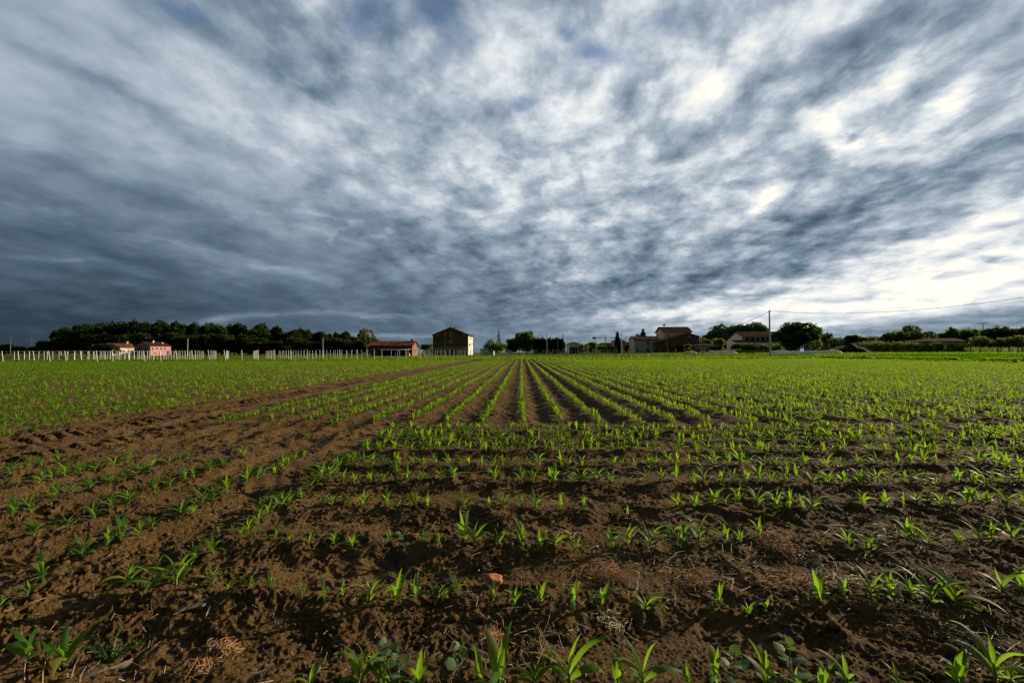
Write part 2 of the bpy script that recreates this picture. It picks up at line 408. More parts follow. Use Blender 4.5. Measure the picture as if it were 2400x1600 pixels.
def meadow_mat():
    m, t, out = new_mat('meadow_grass')
    tc = t.new('ShaderNodeTexCoord'); P = tc.outputs['Object']
    sp = t.new('ShaderNodeSeparateXYZ'); t.l.new(P, sp.inputs[0])
    a = t.noise(P, 0.06, 5, 0.6); b = t.noise(P, 1.3, 5, 0.65)
    col = t.mix(t.mapr(b, 0.35, 0.65), (0.045, 0.085, 0.012), (0.11, 0.16, 0.025))
    col = t.mix(t.m('MULTIPLY', t.mapr(a, 0.5, 0.62), 0.5), col, (0.15, 0.13, 0.045))
    # lush strip right of the field
    lush = t.m('MULTIPLY', t.mapr(sp.outputs[0], 55.5, 58), t.mapr(sp.outputs[1], 120, 100))
    col = t.mix(lush, col, t.mix(b, (0.03, 0.16, 0.006), (0.08, 0.26, 0.010)))
    # bare tilled earth in front of the red roofed farm and under the maize
    bare = t.m('MULTIPLY', t.mapr(sp.outputs[0], -46, -41), t.mapr(sp.outputs[0], -20, -24))
    bare = t.m('MULTIPLY', bare, t.m('MULTIPLY', t.mapr(sp.outputs[1], 79.5, 81), t.mapr(sp.outputs[1], 118, 110)))
    inf = t.m('MULTIPLY', t.mapr(sp.outputs[0], FIELD_X + .6, FIELD_X), t.mapr(sp.outputs[1], FIELD_Y + .6, FIELD_Y))
    bare = t.m('MAXIMUM', t.m('MULTIPLY', bare, t.mapr(b, 0.3, 0.5, 0.5, 1)), inf)
    col = t.mix(bare, col, (0.115, 0.062, 0.028))
    p = t.new('ShaderNodeBsdfPrincipled'); t.put(p.inputs['Base Color'], col)
    p.inputs['Roughness'].default_value = 1.0; p.inputs['Specular IOR Level'].default_value = 0.0
    bmp = t.new('ShaderNodeBump'); bmp.inputs['Distance'].default_value = 0.15
    t.put(bmp.inputs['Height'], t.noise(P, 2.2, 6, 0.7)); t.put(p.inputs['Normal'], bmp.outputs[0])
    t.l.new(p.outputs[0], out.inputs[0])
    return m
M_MEADOW = meadow_mat()

def big_ground():
    def axis(dense, far, step):
        a = list(np.arange(dense[0], dense[1] + 1e-6, step)); s = step
        x = dense[1]
        while x < far[1]: s *= 1.25; x += s; a.append(x)
        x = dense[0]; s = step
        while x > far[0]: s *= 1.25; x -= s; a.insert(0, x)
        return np.array(a)
    xs = axis((-120, 130), (-4000, 4000), 1.6)
    xs = np.unique(np.concatenate([xs, np.arange(50, 58, 0.4)]))
    ys = axis((0, 150), (-1500, 4500), 1.6); ys = np.unique(np.concatenate([ys, np.arange(74, 82, 0.4)]))
    X, Y = np.meshgrid(xs, ys)
    Z = land(X, Y)
    infield = (X < FIELD_X + .3) & (Y < FIELD_Y + .3)
    Z = np.where(infield, -0.13, Z + 0.05 * perlin(X * .31, Y * .31, 12))
    n, mm = X.shape
    idx = np.arange(n * mm).reshape(n, mm)
    F = np.stack([idx[:-1, :-1], idx[:-1, 1:], idx[1:, 1:], idx[1:, :-1]], -1).reshape(-1, 4)
    o = link('ground', np_mesh('ground', np.stack([X, Y, Z], -1).reshape(-1, 3), F, True), M_MEADOW)
    tag(o, 'flat grassy farmland that runs from the maize field to the horizon', kind='structure')
big_ground()

def field_sheet():
    n_y, n_u, u_max = 1650, 1300, 1.7
    ys = np.geomspace(0.85, FIELD_Y + 0.4, n_y); us = np.linspace(-u_max, u_max, n_u)
    U, Y = np.meshgrid(us, ys)
    X = U * (Y + 0.25)
    Z = soil_h(X, Y)
    idx = np.arange(n_y * n_u).reshape(n_y, n_u)
    F = np.stack([idx[:-1, :-1], idx[:-1, 1:], idx[1:, 1:], idx[1:, :-1]], -1)
    keep = X[:-1, :-1] < FIELD_X + .3
    F = F[keep]
    used = np.zeros(n_y * n_u, bool); used[F.ravel()] = True
    rem = np.cumsum(used) - 1
    V = np.stack([X, Y, Z], -1).reshape(-1, 3)[used]
    o = link('field_soil', np_mesh('field_soil', V, rem[F], True), M_SOIL)
    tag(o, 'tilled brown soil of the maize field', kind='structure')
field_sheet()
# ---------------------------------------------------------------- young maize
def leaf_mat(name, refl1, refl2, trans, tmix=0.5, rough=0.42, spec=0.4, veins=False):
    m, t, out = new_mat(name)
    tc = t.new('ShaderNodeTexCoord'); oi = t.new('ShaderNodeObjectInfo'); g = t.new('ShaderNodeNewGeometry')
    n = t.noise(tc.outputs['Object'], 2.5 if not veins else 9.0, 3, 0.6)
    f = t.m('ADD', t.mapr(n, 0.3, 0.7, 0, 0.6), t.m('MULTIPLY', g.outputs['Random Per Island'], 0.4), clamp=True)
    col = t.mix(f, refl1, refl2)
    if veins: col = t.mix(t.mapr(g.outputs['Random Per Island'], .90, .93), col, (0.26, 0.24, 0.04))
    p = t.new('ShaderNodeBsdfPrincipled'); t.put(p.inputs['Base Color'], col)
    p.inputs['Roughness'].default_value = rough; p.inputs['Specular IOR Level'].default_value = spec
    tr = t.new('ShaderNodeBsdfTranslucent')
    t.put(tr.inputs[0], t.mix(f, tuple(c * 0.75 for c in trans), trans))
    if veins:
        wv = t.new('ShaderNodeTexWave'); wv.inputs['Scale'].default_value = 60; t.put(wv.inputs['Vector'], tc.outputs['Object'])
        b = t.new('ShaderNodeBump'); b.inputs['Distance'].default_value = 0.0015; t.put(b.inputs['Height'], wv.outputs[1])
        t.put(p.inputs['Normal'], b.outputs[0])
    mx = t.new('ShaderNodeMixShader'); mx.inputs[0].default_value = tmix
    t.l.new(p.outputs[0], mx.inputs[1]); t.l.new(tr.outputs[0], mx.inputs[2]); t.l.new(mx.outputs[0], out.inputs[0])
    return m
M_CORN = leaf_mat('maize_leaf', (0.036, 0.125, 0.012), (0.080, 0.205, 0.018), (0.31, 0.55, 0.02), 0.55, 0.5, 0.22, veins=True)
M_CORNFAR = leaf_mat('maize_leaf_massed', (0.055, 0.160, 0.010), (0.115, 0.260, 0.016), (0.36, 0.57, 0.02), 0.55, 0.7, 0.08)
M_STEM = simple_mat('maize_stem', (0.10, 0.20, 0.04), (0.16, 0.22, 0.07), 20, 0.5, 0.3)
M_STEMP = simple_mat('maize_stem_pale', (0.16, 0.2, 0.07), (0.14, 0.10, 0.05), 20, 0.5, 0.3)

def corn_geo(rng, nleaf, seg, fold, H=0.19, fat=1.0):
    """leaves and stem of one young maize plant of height H; quads only"""
    LV, LF, SV, SF = [], [], [], []
    az0 = rng.uniform(0, 6.28); lean = rng.uniform(-.12, .12)
    top = H * rng.uniform(.30, .42)
    def axis(h): return np.array([lean * h, lean * .5 * h, h])
    for i in range(nleaf):
        q = i / max(1, nleaf - 1)
        h0 = H * (0.08 + 0.30 * q)
        az = az0 + i * math.pi + rng.uniform(-.45, .45)
        L = H * (0.60 + 0.54 * math.sin(math.pi * (0.15 + 0.75 * q))) * rng.uniform(.85, 1.15)
        if i == nleaf - 1: L = H * rng.uniform(.6, .85)
        wmax = fat * H * (0.125 + 0.085 * math.sin(math.pi * min(1, q + .25))) * rng.uniform(.85, 1.15)
        th = R(rng.uniform(28, 48)) * (1 - 0.6 * q)                 # start angle from the vertical
        bend = R(rng.uniform(95, 165)) * (1 - 0.5 * q)
        if i == nleaf - 1: th = R(rng.uniform(2, 14)); bend = R(rng.uniform(10, 45))
        if i == 0: L *= .7; bend *= 1.1
        tw = rng.uniform(-.9, .9)
        p = axis(h0); c, s = math.cos(az), math.sin(az)
        rows = []
        ds = L / seg
        for k in range(seg + 1):
            u = k / seg
            wd = wmax * (min(1, .45 + 2.2 * u)) * (1 - max(0, (u - .35) / .65) ** 1.7) * 0.5 + 0.0006
            if k == seg: wd = 0.0006
            a = th + bend * u ** 1.4
            T = np.array([math.sin(a) * c, math.sin(a) * s, math.cos(a)])
            Bv = np.array([-s, c, 0.0]); Nv = np.cross(T, Bv)
            r = tw * u
            Bt = Bv * math.cos(r) + Nv * math.sin(r); Nt = np.cross(T, Bt)
            if fold:
                up = -Nt * wd * 0.45
                rows.append([p - Bt * wd + up, p, p + Bt * wd + up])
            else: rows.append([p - Bt * wd, p + Bt * wd])
            p = p + T * ds
        b = len(LV); w_ = len(rows[0])
        for r_ in rows: LV += r_
        for k in range(seg):
            for j in range(w_ - 1):
                LF.append((b + k * w_ + j, b + k * w_ + j + 1, b + (k + 1) * w_ + j + 1, b + (k + 1) * w_ + j))
    ns = 5 if fold else 3
    lev = [(-0.03, .020), (0.0, .022), (top * .6, .019), (top, .009)] if fold else [(-0.02, .02), (top, .012)]
    for (h, r_) in lev:
        c0 = axis(max(h, 0)); c0[2] = h
        for k in range(ns):
            an = 2 * math.pi * k / ns
            SV.append(c0 + H * r_ * 1.3 * np.array([math.cos(an), math.sin(an), 0]))
    for l in range(len(lev) - 1):
        for k in range(ns):
            k2 = (k + 1) % ns
            SF.append((l * ns + k, l * ns + k2, (l + 1) * ns + k2, (l + 1) * ns + k))
    return np.array(LV), np.array(LF), np.array(SV), np.array(SF)

rng = random.Random(11)
NEAR_VAR = []
for i in range(14):
    lv, lf, sv, sf = corn_geo(rng, rng.choice([6, 5, 6, 7]), 9, True)
    NEAR_VAR.append((np_mesh('leaves', lv, lf, True), np_mesh('stem', sv, sf, True)))
    NEAR_VAR[-1][0].materials.append(M_CORN); NEAR_VAR[-1][1].materials.append(M_STEM)

# plants read off the photograph: (base px, base py, height px) in the zoomed crops, crop origin, scale
def crop(lst, ox): return [(ox + x / 2.614, 1000 + y / 2.614, h / 2.614) for (x, y, h) in lst]
PL = []
PL += [(1, p) for p in crop([(175, 1450, 240), (385, 1470, 225), (315, 1432, 130), (1895, 1590, 130)], 0) +
       crop([(105, 1585, 250), (270, 1592, 170), (460, 1590, 190), (860, 1590, 190), (965, 1590, 290), (1180, 1590, 180), (1405, 1570, 280),
             (1690, 1592, 180), (1850, 1590, 250)], 800) +
       crop([(50, 1592, 110), (195, 1590, 240), (525, 1590, 200), (690, 1592, 120), (860, 1592, 170), (1010, 1590, 170), (1320, 1592, 140),
             (1690, 1590, 220), (1920, 1585, 260), (2010, 1592, 130)], 1600)]
PL += [(2, p) for p in crop([(260, 945, 170), (165, 1025, 120), (930, 1005, 205), (1080, 965, 215), (780, 955, 140), (1300, 985, 140), (1395, 985, 50),
                             (1525, 1012, 110), (1655, 1000, 80), (1845, 1035, 80), (1985, 1070, 90), (0, 1110, 90)], 0) +
       crop([(5, 1045, 110), (165, 1070, 200), (325, 1070, 160), (455, 1040, 130), (590, 1060, 140), (715, 1030, 110), (930, 1060, 90),
             (1060, 1085, 120), (1225, 1080, 110), (1415, 1095, 130), (1590, 1085, 120), (1865, 1120, 150)], 800) +
       crop([(215, 1100, 130), (400, 1118, 100), (510, 1105, 60), (840, 1080, 170), (990, 1040, 130), (1150, 1045, 150), (1280, 1040, 125),
             (1400, 1035, 115), (1530, 1055, 220), (1680, 1060, 180), (1960, 1040, 140), (2080, 1010, 130)], 1600)]
PL += [(3, p) for p in crop([(500, 822, 165), (655, 740, 120), (740, 710, 165), (850, 668, 105), (205, 675, 110), (412, 622, 80), (935, 628, 90),
                             (1185, 827, 105), (1305, 785, 120), (1340, 672, 65), (1430, 662, 60), (1480, 662, 55), (1520, 642, 100), (1555, 682, 60),
                             (1685, 687, 85), (1770, 692, 75), (1895, 702, 80), (2045, 702, 70)], 0) +
       crop([(65, 710, 90), (295, 707, 90), (510, 702, 80), (595, 712, 75), (755, 712, 170), (815, 718, 155), (965, 717, 110), (1110, 727, 150),
             (1220, 722, 110), (1310, 732, 100), (1440, 747, 90), (1660, 737, 120), (1755, 722, 130), (1895, 742, 150), (2078, 740, 150)], 800) +
       crop([(100, 712, 180), (270, 692, 120), (350, 702, 100), (470, 682, 100), (850, 742, 45), (1015, 722, 90), (1130, 722, 115), (1385, 692, 110),
             (1437, 692, 85), (1510, 722, 120), (1705, 702, 60), (1815, 682, 105), (1885, 682, 95), (2022, 692, 125)], 1600)]
PL += [(4, p) for p in crop([(155, 482, 90), (335, 427, 75), (690, 482, 90), (790, 462, 90), (590, 522, 50), (1095, 557, 65), (1185, 542, 80), (1240, 472, 95)], 0) +
       crop([(-420, 490, 90), (-500, 500, 90), (-380, 480, 80), (-330, 470, 80), (-110, 470, 70), (-60, 470, 70), (45, 467, 70), (125, 477, 95),
             (280, 487, 90), (340, 497, 90), (455, 487, 90), (530, 492, 75), (745, 497, 90), (905, 482, 60), (995, 492, 80), (1100, 492, 70),
             (1190, 502, 105), (1340, 517, 90), (1490, 502, 80), (1760, 542, 60), (2060, 497, 85)], 800) +
       crop([(75, 492, 100), (185, 487, 110), (260, 482, 60), (340, 467, 90), (460, 482, 110), (575, 492, 120), (655, 502, 125), (735, 492, 90),
             (800, 492, 105), (1105, 482, 90), (1245, 492, 100), (1350, 472, 70), (1440, 462, 80), (1580, 482, 95), (1640, 482, 80),
             (1745, 467, 95), (1830, 472, 80), (1885, 472, 65), (1990, 492, 80), (2085, 472, 70)], 1600)]
plants = []        # (x, y, height, set)
for k, (px, py, h) in PL:
    g = gnd(px, py)
    g = gnd(px, py, float(soil_h(g.x, g.y, False)))
    if g.y < 1.86: g = g * (1.0 if g.y > 1.79 else 1.0)
    plants.append((g.x, g.y, max(.07, h * g.y / FPX * 1.0), k))
rng = random.Random(5)
sub = []
for k, yy0 in enumerate(CROSS[4:6]):
    x = -2.2
    while x < 1.27 * yy0:
        if rng.random() > .10: sub.append((x + rng.uniform(-.03, .03), yy0 + rng.uniform(-.035, .035), rng.uniform(.12, .19), 5 + k))
        x += rng.uniform(.09, .17)
for i in range(-4, -12, -1):       # lengthwise rows in the near corner on the left
    X = ROW0 + ROWD * i
    y = max(3.6, -X / 1.25); y_end = 5.75 + 0.12 * (X + 3)
    while y < y_end:
        if rng.random() > .12 and -X < 1.26 * y: sub.append((X + rng.uniform(-.035, .035), y, rng.uniform(.11, .18), 7))
        y += rng.uniform(.11, .21)
# the near sets on the photograph's left reach as far back as the tracks
for i in (-3,):
    X = ROW0 + ROWD * i; y = 3.5
    while y < 5.6:
        sub.append((X + rng.uniform(-.03, .03), y, rng.uniform(.11, .17), 7)); y += rng.uniform(.13, .22)
budget = 298 - len(plants)
sub.sort(key=lambda p: p[1])
single, rest = sub[:budget], sub[budget:]
plants += single
SETTXT = {1: 'in the crosswise row nearest the camera', 2: 'in the second crosswise row', 3: 'in the third crosswise row',
          4: 'in the fourth crosswise row', 5: 'in the fifth crosswise row', 6: 'in the sixth crosswise row', 7: 'in the corner rows before the tyre tracks'}
SIZ = [(0.115, 'small'), (0.165, 'medium'), (0.21, 'tall'), (9, 'very tall')]
counts = {}
plants.sort(key=lambda p: (p[3], p[0] / p[1]))
for (x, y, h, k) in plants:
    counts[k] = counts.get(k, 0) + 1
    size = next(n for lim, n in SIZ if h < lim)
    z = float(soil_h(x, y, True))
    o = root('maize_plant', (x, y, z - 0.004), rng.uniform(0, 6.28),
             '%s green maize seedling, %s from the left %s' % (size, ordn(counts[k]), SETTXT[k]), 'maize plant', 'young maize plants near the camera')
    s = h / 0.19 * rng.uniform(.92, 1.1); sw = 1.15 if h < .17 else 1.05
    o.scale = (s * sw * rng.uniform(.9, 1.15), s * sw * rng.uniform(.9, 1.15), s)
    o.rotation_euler = (rng.uniform(-.12, .12), rng.uniform(-.12, .12), rng.uniform(0, 6.28))
    a, b = rng.choice(NEAR_VAR)
    link('leaves', a, None, o); link('stem', b, None, o)

# everything farther off: one mass
def merge(variants, P, S, A, Z):
    VS, FS, off = [], [], 0
    nr = np.random.RandomState(3)
    which = nr.randint(0, len(variants), len(P))
    for vi, (V, F) in enumerate(variants):
        sel = np.where(which == vi)[0]
        if len(sel) == 0: continue
        c, s = np.cos(A[sel])[:, None], np.sin(A[sel])[:, None]
        sc = S[sel][:, None]
        x = (V[None, :, 0] * c - V[None, :, 1] * s) * sc + P[sel, 0][:, None]
        y = (V[None, :, 0] * s + V[None, :, 1] * c) * sc + P[sel, 1][:, None]
        z = V[None, :, 2] * sc + Z[sel][:, None]
        n = len(V)
        VS.append(np.stack([x, y, z], -1).reshape(-1, 3))
        FS.append((F[None] + (np.arange(len(sel)) * n)[:, None, None] + off).reshape(-1, 4)); off += n * len(sel)
    return np.concatenate(VS), np.concatenate(FS)
nr = np.random.RandomState(17)
pts = [(p[0], p[1], p[2]) for p in rest]
for k, yy0 in enumerate(CROSS):                       # crosswise rows: outside the single plants
    x = -2.25 if k > 5 else (1.27 * yy0)
    while x < 1.75 * yy0 + .3:
        if nr.rand() > .05: pts.append((x + nr.uniform(-.03, .03), yy0 + nr.uniform(-.04, .04), nr.uniform(.12, .20)))
        x += nr.uniform(.06, .13)
A_ = []
for i in range(int(-1.5 * FIELD_Y / ROWD), int(FIELD_X / ROWD) + 1):
    X = ROW0 + ROWD * i
    if -8.25 < X < -6.3: continue                     # the bare tractor strip
    y0 = max(8.45 + 0.25 * math.sin(i * 1.7), abs(X) / 1.75)
    if X < -8.2: y0 = abs(X) / 1.75
    y1 = FIELD_Y - 0.6
    if y0 >= y1: continue
    ystep = 0.118
    ys_ = np.arange(y0, y1, ystep); ys_ = ys_ + nr.uniform(-.05, .05, len(ys_))
    keepp = nr.rand(len(ys_)) > .07
    if X < -8.2: keepp = nr.rand(len(ys_)) > .30
    ys_ = ys_[keepp]
    A_.append(np.stack([X + 0.07 * perlin(np.full(len(ys_), i // 4 * 3.3), ys_ * .09, 91) + nr.uniform(-.022, .022, len(ys_)), ys_, nr.uniform(.125, .195, len(ys_))], -1))
A_ = np.concatenate([np.array(pts)] + A_)
growth = 1 + 0.22 * perlin(A_[:, 0] * .12, A_[:, 1] * .12, 60) 
A_[:, 2] *= growth
rg = random.Random(23)
def variants(n, nleaf, seg, fold, fat=1.0):
    out = []
    for _ in range(n):
        lv, lf, sv, sf = corn_geo(rg, nleaf, seg, fold, 1.0, fat)
        out.append((np.concatenate([lv, sv]), np.concatenate([lf, sf + len(lv)])))
    return out
bands = [(0, 11, variants(12, 6, 6, True, 1.0)), (11, 26, variants(12, 7, 4, False, .95)), (26, 200, variants(10, 6, 3, False, .9))]
VV, FF, off = [], [], 0
for a, b, var in bands:
    q = A_[(A_[:, 1] >= a) & (A_[:, 1] < b)]
    z = soil_h(q[:, 0], q[:, 1], False)
    V, F = merge(var, q[:, :2], q[:, 2], nr.uniform(0, 6.28, len(q)), z)
    VV.append(V); FF.append(F + off); off += len(V)
o = link('maize_crop', np_mesh('maize_crop', np.concatenate(VV), np.concatenate(FF), True), M_CORNFAR)
tag(o, 'dense rows of young maize that converge towards the farm', 'maize crop', kind='stuff')
print('maize in the mass', len(A_))
# ---------------------------------------------------------------- trees
M_BARK = simple_mat('bark', (0.05, 0.038, 0.026), (0.11, 0.085, 0.06), 4, 0.95, 0.1, 0.03, 12)
M_BARKP = simple_mat('pale_bark', (0.20, 0.17, 0.12), (0.32, 0.28, 0.20), 4, 0.95, 0.1, 0.03, 12)
M_DEAD = simple_mat('dead_twigs', (0.10, 0.075, 0.055), (0.17, 0.13, 0.10), 2, 0.95, 0.1)
M_WOOD = leaf_mat('wood_foliage', (0.013, 0.032, 0.007), (0.038, 0.068, 0.014), (0.07, 0.12, 0.014), 0.30, 0.8, 0.05)  # this and the olive one: very dark colour stands in for cloud shadow
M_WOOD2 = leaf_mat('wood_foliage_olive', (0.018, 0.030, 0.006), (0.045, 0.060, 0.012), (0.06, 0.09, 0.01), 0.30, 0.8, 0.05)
M_TREE = leaf_mat('tree_foliage', (0.035, 0.070, 0.014), (0.080, 0.135, 0.024), (0.20, 0.30, 0.03), 0.35, 0.8, 0.1)
M_TREEL = leaf_mat('light_foliage', (0.045, 0.080, 0.012), (0.11, 0.15, 0.022), (0.25, 0.34, 0.03), 0.45, 0.8, 0.1)
M_FIR = leaf_mat('fir_needles', (0.008, 0.018, 0.008), (0.02, 0.034, 0.012), (0.02, 0.035, 0.01), 0.2, 0.8, 0.1)
M_BLUE = leaf_mat('haze_tinted_foliage', (0.09, 0.15, 0.10), (0.15, 0.22, 0.13), (0.26, 0.36, 0.16), 0.35, 0.85, 0.05)  # distance haze is painted into this leaf colour
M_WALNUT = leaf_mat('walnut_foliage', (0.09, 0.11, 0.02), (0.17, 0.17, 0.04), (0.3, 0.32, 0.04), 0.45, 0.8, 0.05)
M_OLIVE = leaf_mat('olive_foliage', (0.045, 0.055, 0.018), (0.10, 0.105, 0.035), (0.14, 0.17, 0.03), 0.4, 0.8, 0.1)

def leaves_np(seed, clumps, per, size, fill=0.35):
    """leaf-clump faces scattered through ellipsoids: clumps = [(cx,cy,cz,rx,ry,rz)]"""
    nr = np.random.RandomState(seed)
    C, S = [], []
    for (cx, cy, cz, rx, ry, rz) in clumps:
        n = max(6, int(per * rx * rz)) if per < 50 else int(per)
        d = nr.normal(size=(n, 3)); d /= np.linalg.norm(d, axis=1)[:, None]
        r = nr.uniform(fill, 1.0, n) ** 0.6 * (1 + 0.18 * nr.normal(size=n) * (nr.rand(n) > .7))
        C.append(np.stack([cx + d[:, 0] * rx * r, cy + d[:, 1] * ry * r, cz + d[:, 2] * rz * r], -1))
        S.append(size * nr.uniform(.55, 1.35, n))
    C = np.concatenate(C); S = np.concatenate(S); n = len(C)
    a = nr.normal(size=(n, 3)); a /= np.linalg.norm(a, axis=1)[:, None]
    b = nr.normal(size=(n, 3)); b -= (a * b).sum(1)[:, None] * a; b /= np.linalg.norm(b, axis=1)[:, None]
    c = np.cross(a, b)
    S = S[:, None]
    q = [C - a * S, C + b * S * .55 + c * S * .2, C + a * S, C - b * S * .55 + c * S * .15]
    V = np.stack(q, 1).reshape(-1, 3)
    V[:, 2] = np.maximum(V[:, 2], 0.05)
    F = np.arange(4 * n).reshape(n, 4)
    return V, F

def tree_trunk(mb, h, r, lean=0.0, limbs=5, seed=0, spread=1.5, start=.35):
    rg_ = random.Random(seed)
    top = Vector((lean * h, 0, h))
    mid = Vector((lean * h * .4 + rg_.uniform(-.02, .02) * h, rg_.uniform(-.02, .02) * h, h * .5))
    mb.tube([(0, 0, -.3), (0, 0, .02 * h), mid, top], [r * 1.3, r, r * .7, r * .25], 8)
    for i in range(limbs):
        t_ = rg_.uniform(start, .85); an = rg_.uniform(0, 6.28)
        p = mid * (2 * t_) if t_ < .5 else mid.lerp(top, (t_ - .5) * 2)
        L = spread * rg_.uniform(.6, 1.0) * (1.1 - t_ * .4)
        e = p + Vector((math.cos(an) * L, math.sin(an) * L, L * rg_.uniform(.5, 1.0)))
        m_ = p.lerp(e, .5) + Vector((0, 0, -.08 * L))
        mb.tube([p, m_, e], [r * .5 * (1.2 - t_), r * .3 * (1.2 - t_), r * .08], 5)

def broad(seed, h, wd, kind='round', leaf=.45, n=14, per=110, cz0=.18, dens=1.0):
    """crown mesh data + trunk mesh for one tree of height h and width wd"""
    rg_ = random.Random(seed)
    cl = []
    hz = h * (1 - cz0) / 2; cz = h - hz
    for i in range(n):
        a = rg_.uniform(0, 6.28); v = rg_.uniform(-.8, .85); rr = math.sqrt(max(0, 1 - v * v)) * rg_.uniform(.35, .72)
        if kind == 'tall': rr *= .8
        s = rg_.uniform(.24, .40)
        k = 1.0
        cl.append((math.cos(a) * rr * wd / 2, math.sin(a) * rr * wd / 2, cz + v * hz * .72, wd / 2 * s * 1.1, wd / 2 * s * 1.1, hz * s * rg_.uniform(.7, 1.0)))
    cl.append((0, 0, cz, wd * .26, wd * .26, hz * .62))
    V, F = leaves_np(seed, cl, per * dens, leaf, .45)
    mb = MB(); tree_trunk(mb, h * .72, max(.12, h * .022), 0, 6, seed, wd * .35)
    return np_mesh('crown', V, F), mb.mesh('trunk', True)
def put_tree(name, data, loc, rz, sc, mats, label, cat, group=None):
    o = root(name, loc, rz, label, cat, group); o.scale = sc
    for nm, me, mt in zip(('crown', 'trunk'), data, mats):
        c = bpy.data.objects.new(nm, me); COL.objects.link(c); c.parent = o
        if len(me.materials) == 0: me.materials.append(mt)
        elif me.materials[0] != mt:
            c.material_slots[0].link = 'OBJECT'; c.material_slots[0].material = mt
    return o
def zof(x, y): return float(land(x, y))
BND = {}
def tree_px(name, data, px, py_top, Y, w_px, hh, ww, mats, label, cat='tree', group=None, rz=None, seed=0, base=None):
    """stand a tree whose mesh is hh tall and ww wide at pixel column px so that its top is at py_top"""
    p = at(px, py_top, Y); z = zof(p.x, Y) if base is None else base
    if data[0].name not in BND:
        a = np.empty(len(data[0].vertices) * 3, np.float32); data[0].vertices.foreach_get('co', a); a = a.reshape(-1, 3)
        BND[data[0].name] = (float(np.percentile(a[:, 2], 99.7)), float(np.percentile(a[:, 0], 99) - np.percentile(a[:, 0], 1)))
    hh, ww = BND[data[0].name]
    sz = (p.z - z) / hh; sx = (w_px * Y / FPX) / ww
    return put_tree(name, data, (p.x, Y, z - .05), random.Random(seed * 7 + int(px)).uniform(0, 6.28) if rz is None else rz, (sx, sx, sz), mats, label, cat, group)

T_ROUND = [broad(s, 12, 10, 'round', .58, 17, 150, -.02) for s in (1, 2, 3, 4)]
T_TALL = [broad(s, 14, 8, 'tall', .60, 18, 150, -.05) for s in (5, 6, 7, 8)]
T_FINE = [broad(s, 12, 10, 'round', .42, 20, 210, -.02) for s in (9, 10)]
T_BUSH = [broad(s, 4, 6, 'round', .30, 12, 90, .0) for s in (12, 13, 14)]
T_THIN = [broad(s, 7, 4.2, 'tall', .26, 12, 75, .05, .9) for s in (15, 16, 17)]

def fir(seed, h, wd, dead=False):
    rg_ = random.Random(seed); nr_ = np.random.RandomState(seed)
    mb = MB(); mb.tube([(0, 0, -.2), (0, 0, h * .5), (0, 0, h)], [h * .02, h * .012, h * .003], 7)
    V, F = [], []
    lev = 30 if not dead else 24
    for i in range(lev):
        q = i / (lev - 1); z = h * ((.06 if not dead else .15) + (.92 if not dead else .83) * q) + rg_.uniform(-.12, .12); L = wd / 2 * (1 - q) ** .8 * rg_.uniform(.7, 1.1) + .08
        nb = 9 if not dead else 8
        for k in range(nb):
            an = 2 * math.pi * k / nb + i * .7 + rg_.uniform(-.2, .2); l = L * rg_.uniform(.7, 1.1)
            e = Vector((math.cos(an) * l, math.sin(an) * l, z + (-.22 * l if not dead else .25 * l)))
            if dead:
                mid = Vector((math.cos(an) * l * .5, math.sin(an) * l * .5, z - .05 * l))
                mb.tube([(0, 0, z), mid, e], [.07, .05, .025], 4)
                for _ in range(6):
                    u = rg_.uniform(.3, 1.0); b0 = Vector((0, 0, z)).lerp(e, u)
                    mb.tube([b0, b0 + Vector((rg_.uniform(-.25, .25), rg_.uniform(-.25, .25), rg_.uniform(-.25, .1)))], [.035, .015], 3)
            else:
                for j in range(7):
                    u = (j + .5) / 7; c = Vector((math.cos(an) * l * u, math.sin(an) * l * u, z - .22 * l * u * u))
                    s = .15 * h / 8 * (1.9 - u) * 1.3
                    t_ = Vector((math.cos(an), math.sin(an), -.3)); sd = Vector((-math.sin(an), math.cos(an), rg_.uniform(-.4, .4)))
                    b = len(V); V += [tuple(c - t_ * s), tuple(c + sd * s * .9), tuple(c + t_ * s * 1.3), tuple(c - sd * s * .9)]
                    F.append((b, b + 1, b + 2, b + 3))
                    b = len(V); dn = Vector((0, 0, -1)); V += [tuple(c - t_ * s * .8), tuple(c + dn * s * .9), tuple(c + t_ * s), tuple(c - dn * s * .4)]
                    F.append((b, b + 1, b + 2, b + 3))
    if dead: return mb
    return np_mesh('crown', np.array(V), np.array(F)), mb.mesh('trunk', True)
T_FIR = [fir(31, 10, 4.6), fir(32, 10, 5.0)]

# ---- the wood on the left
WOOD = [(140, 778, 30), (158, 774, 36), (176, 771, 34), (196, 768, 38), (213, 765, 40), (232, 766, 36), (249, 758, 30), (268, 759, 34), (288, 763, 40), (306, 764, 36),
        (326, 757, 36), (345, 760, 34), (362, 762, 36), (380, 760, 34), (396, 759, 36), (414, 763, 34), (430, 761, 34), (450, 761, 34), (468, 765, 34), (486, 761, 28),
        (503, 766, 34), (520, 764, 30), (538, 767, 34), (562, 763, 36), (586, 770, 30), (610, 768, 34), (630, 778, 26), (650, 772, 34), (672, 781, 26), (690, 774, 32),
        (711, 777, 28), (733, 779, 26), (750, 784, 24), (768, 784, 26), (792, 781, 24), (810, 783, 24), (832, 787, 26), (850, 786, 24), (870, 789, 22)]
for i, (px, pt, wp) in enumerate(WOOD):
    Y = 345 + 12 * math.sin(i * 2.3) + (i / 39) * 30
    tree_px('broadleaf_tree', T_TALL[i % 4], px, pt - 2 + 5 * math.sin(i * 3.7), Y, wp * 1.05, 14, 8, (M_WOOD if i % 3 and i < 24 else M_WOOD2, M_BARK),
            'dark broadleaf tree of the long wood, %s from its left end' % ordn(i + 1), 'tree', 'trees of the dark wood', seed=i)
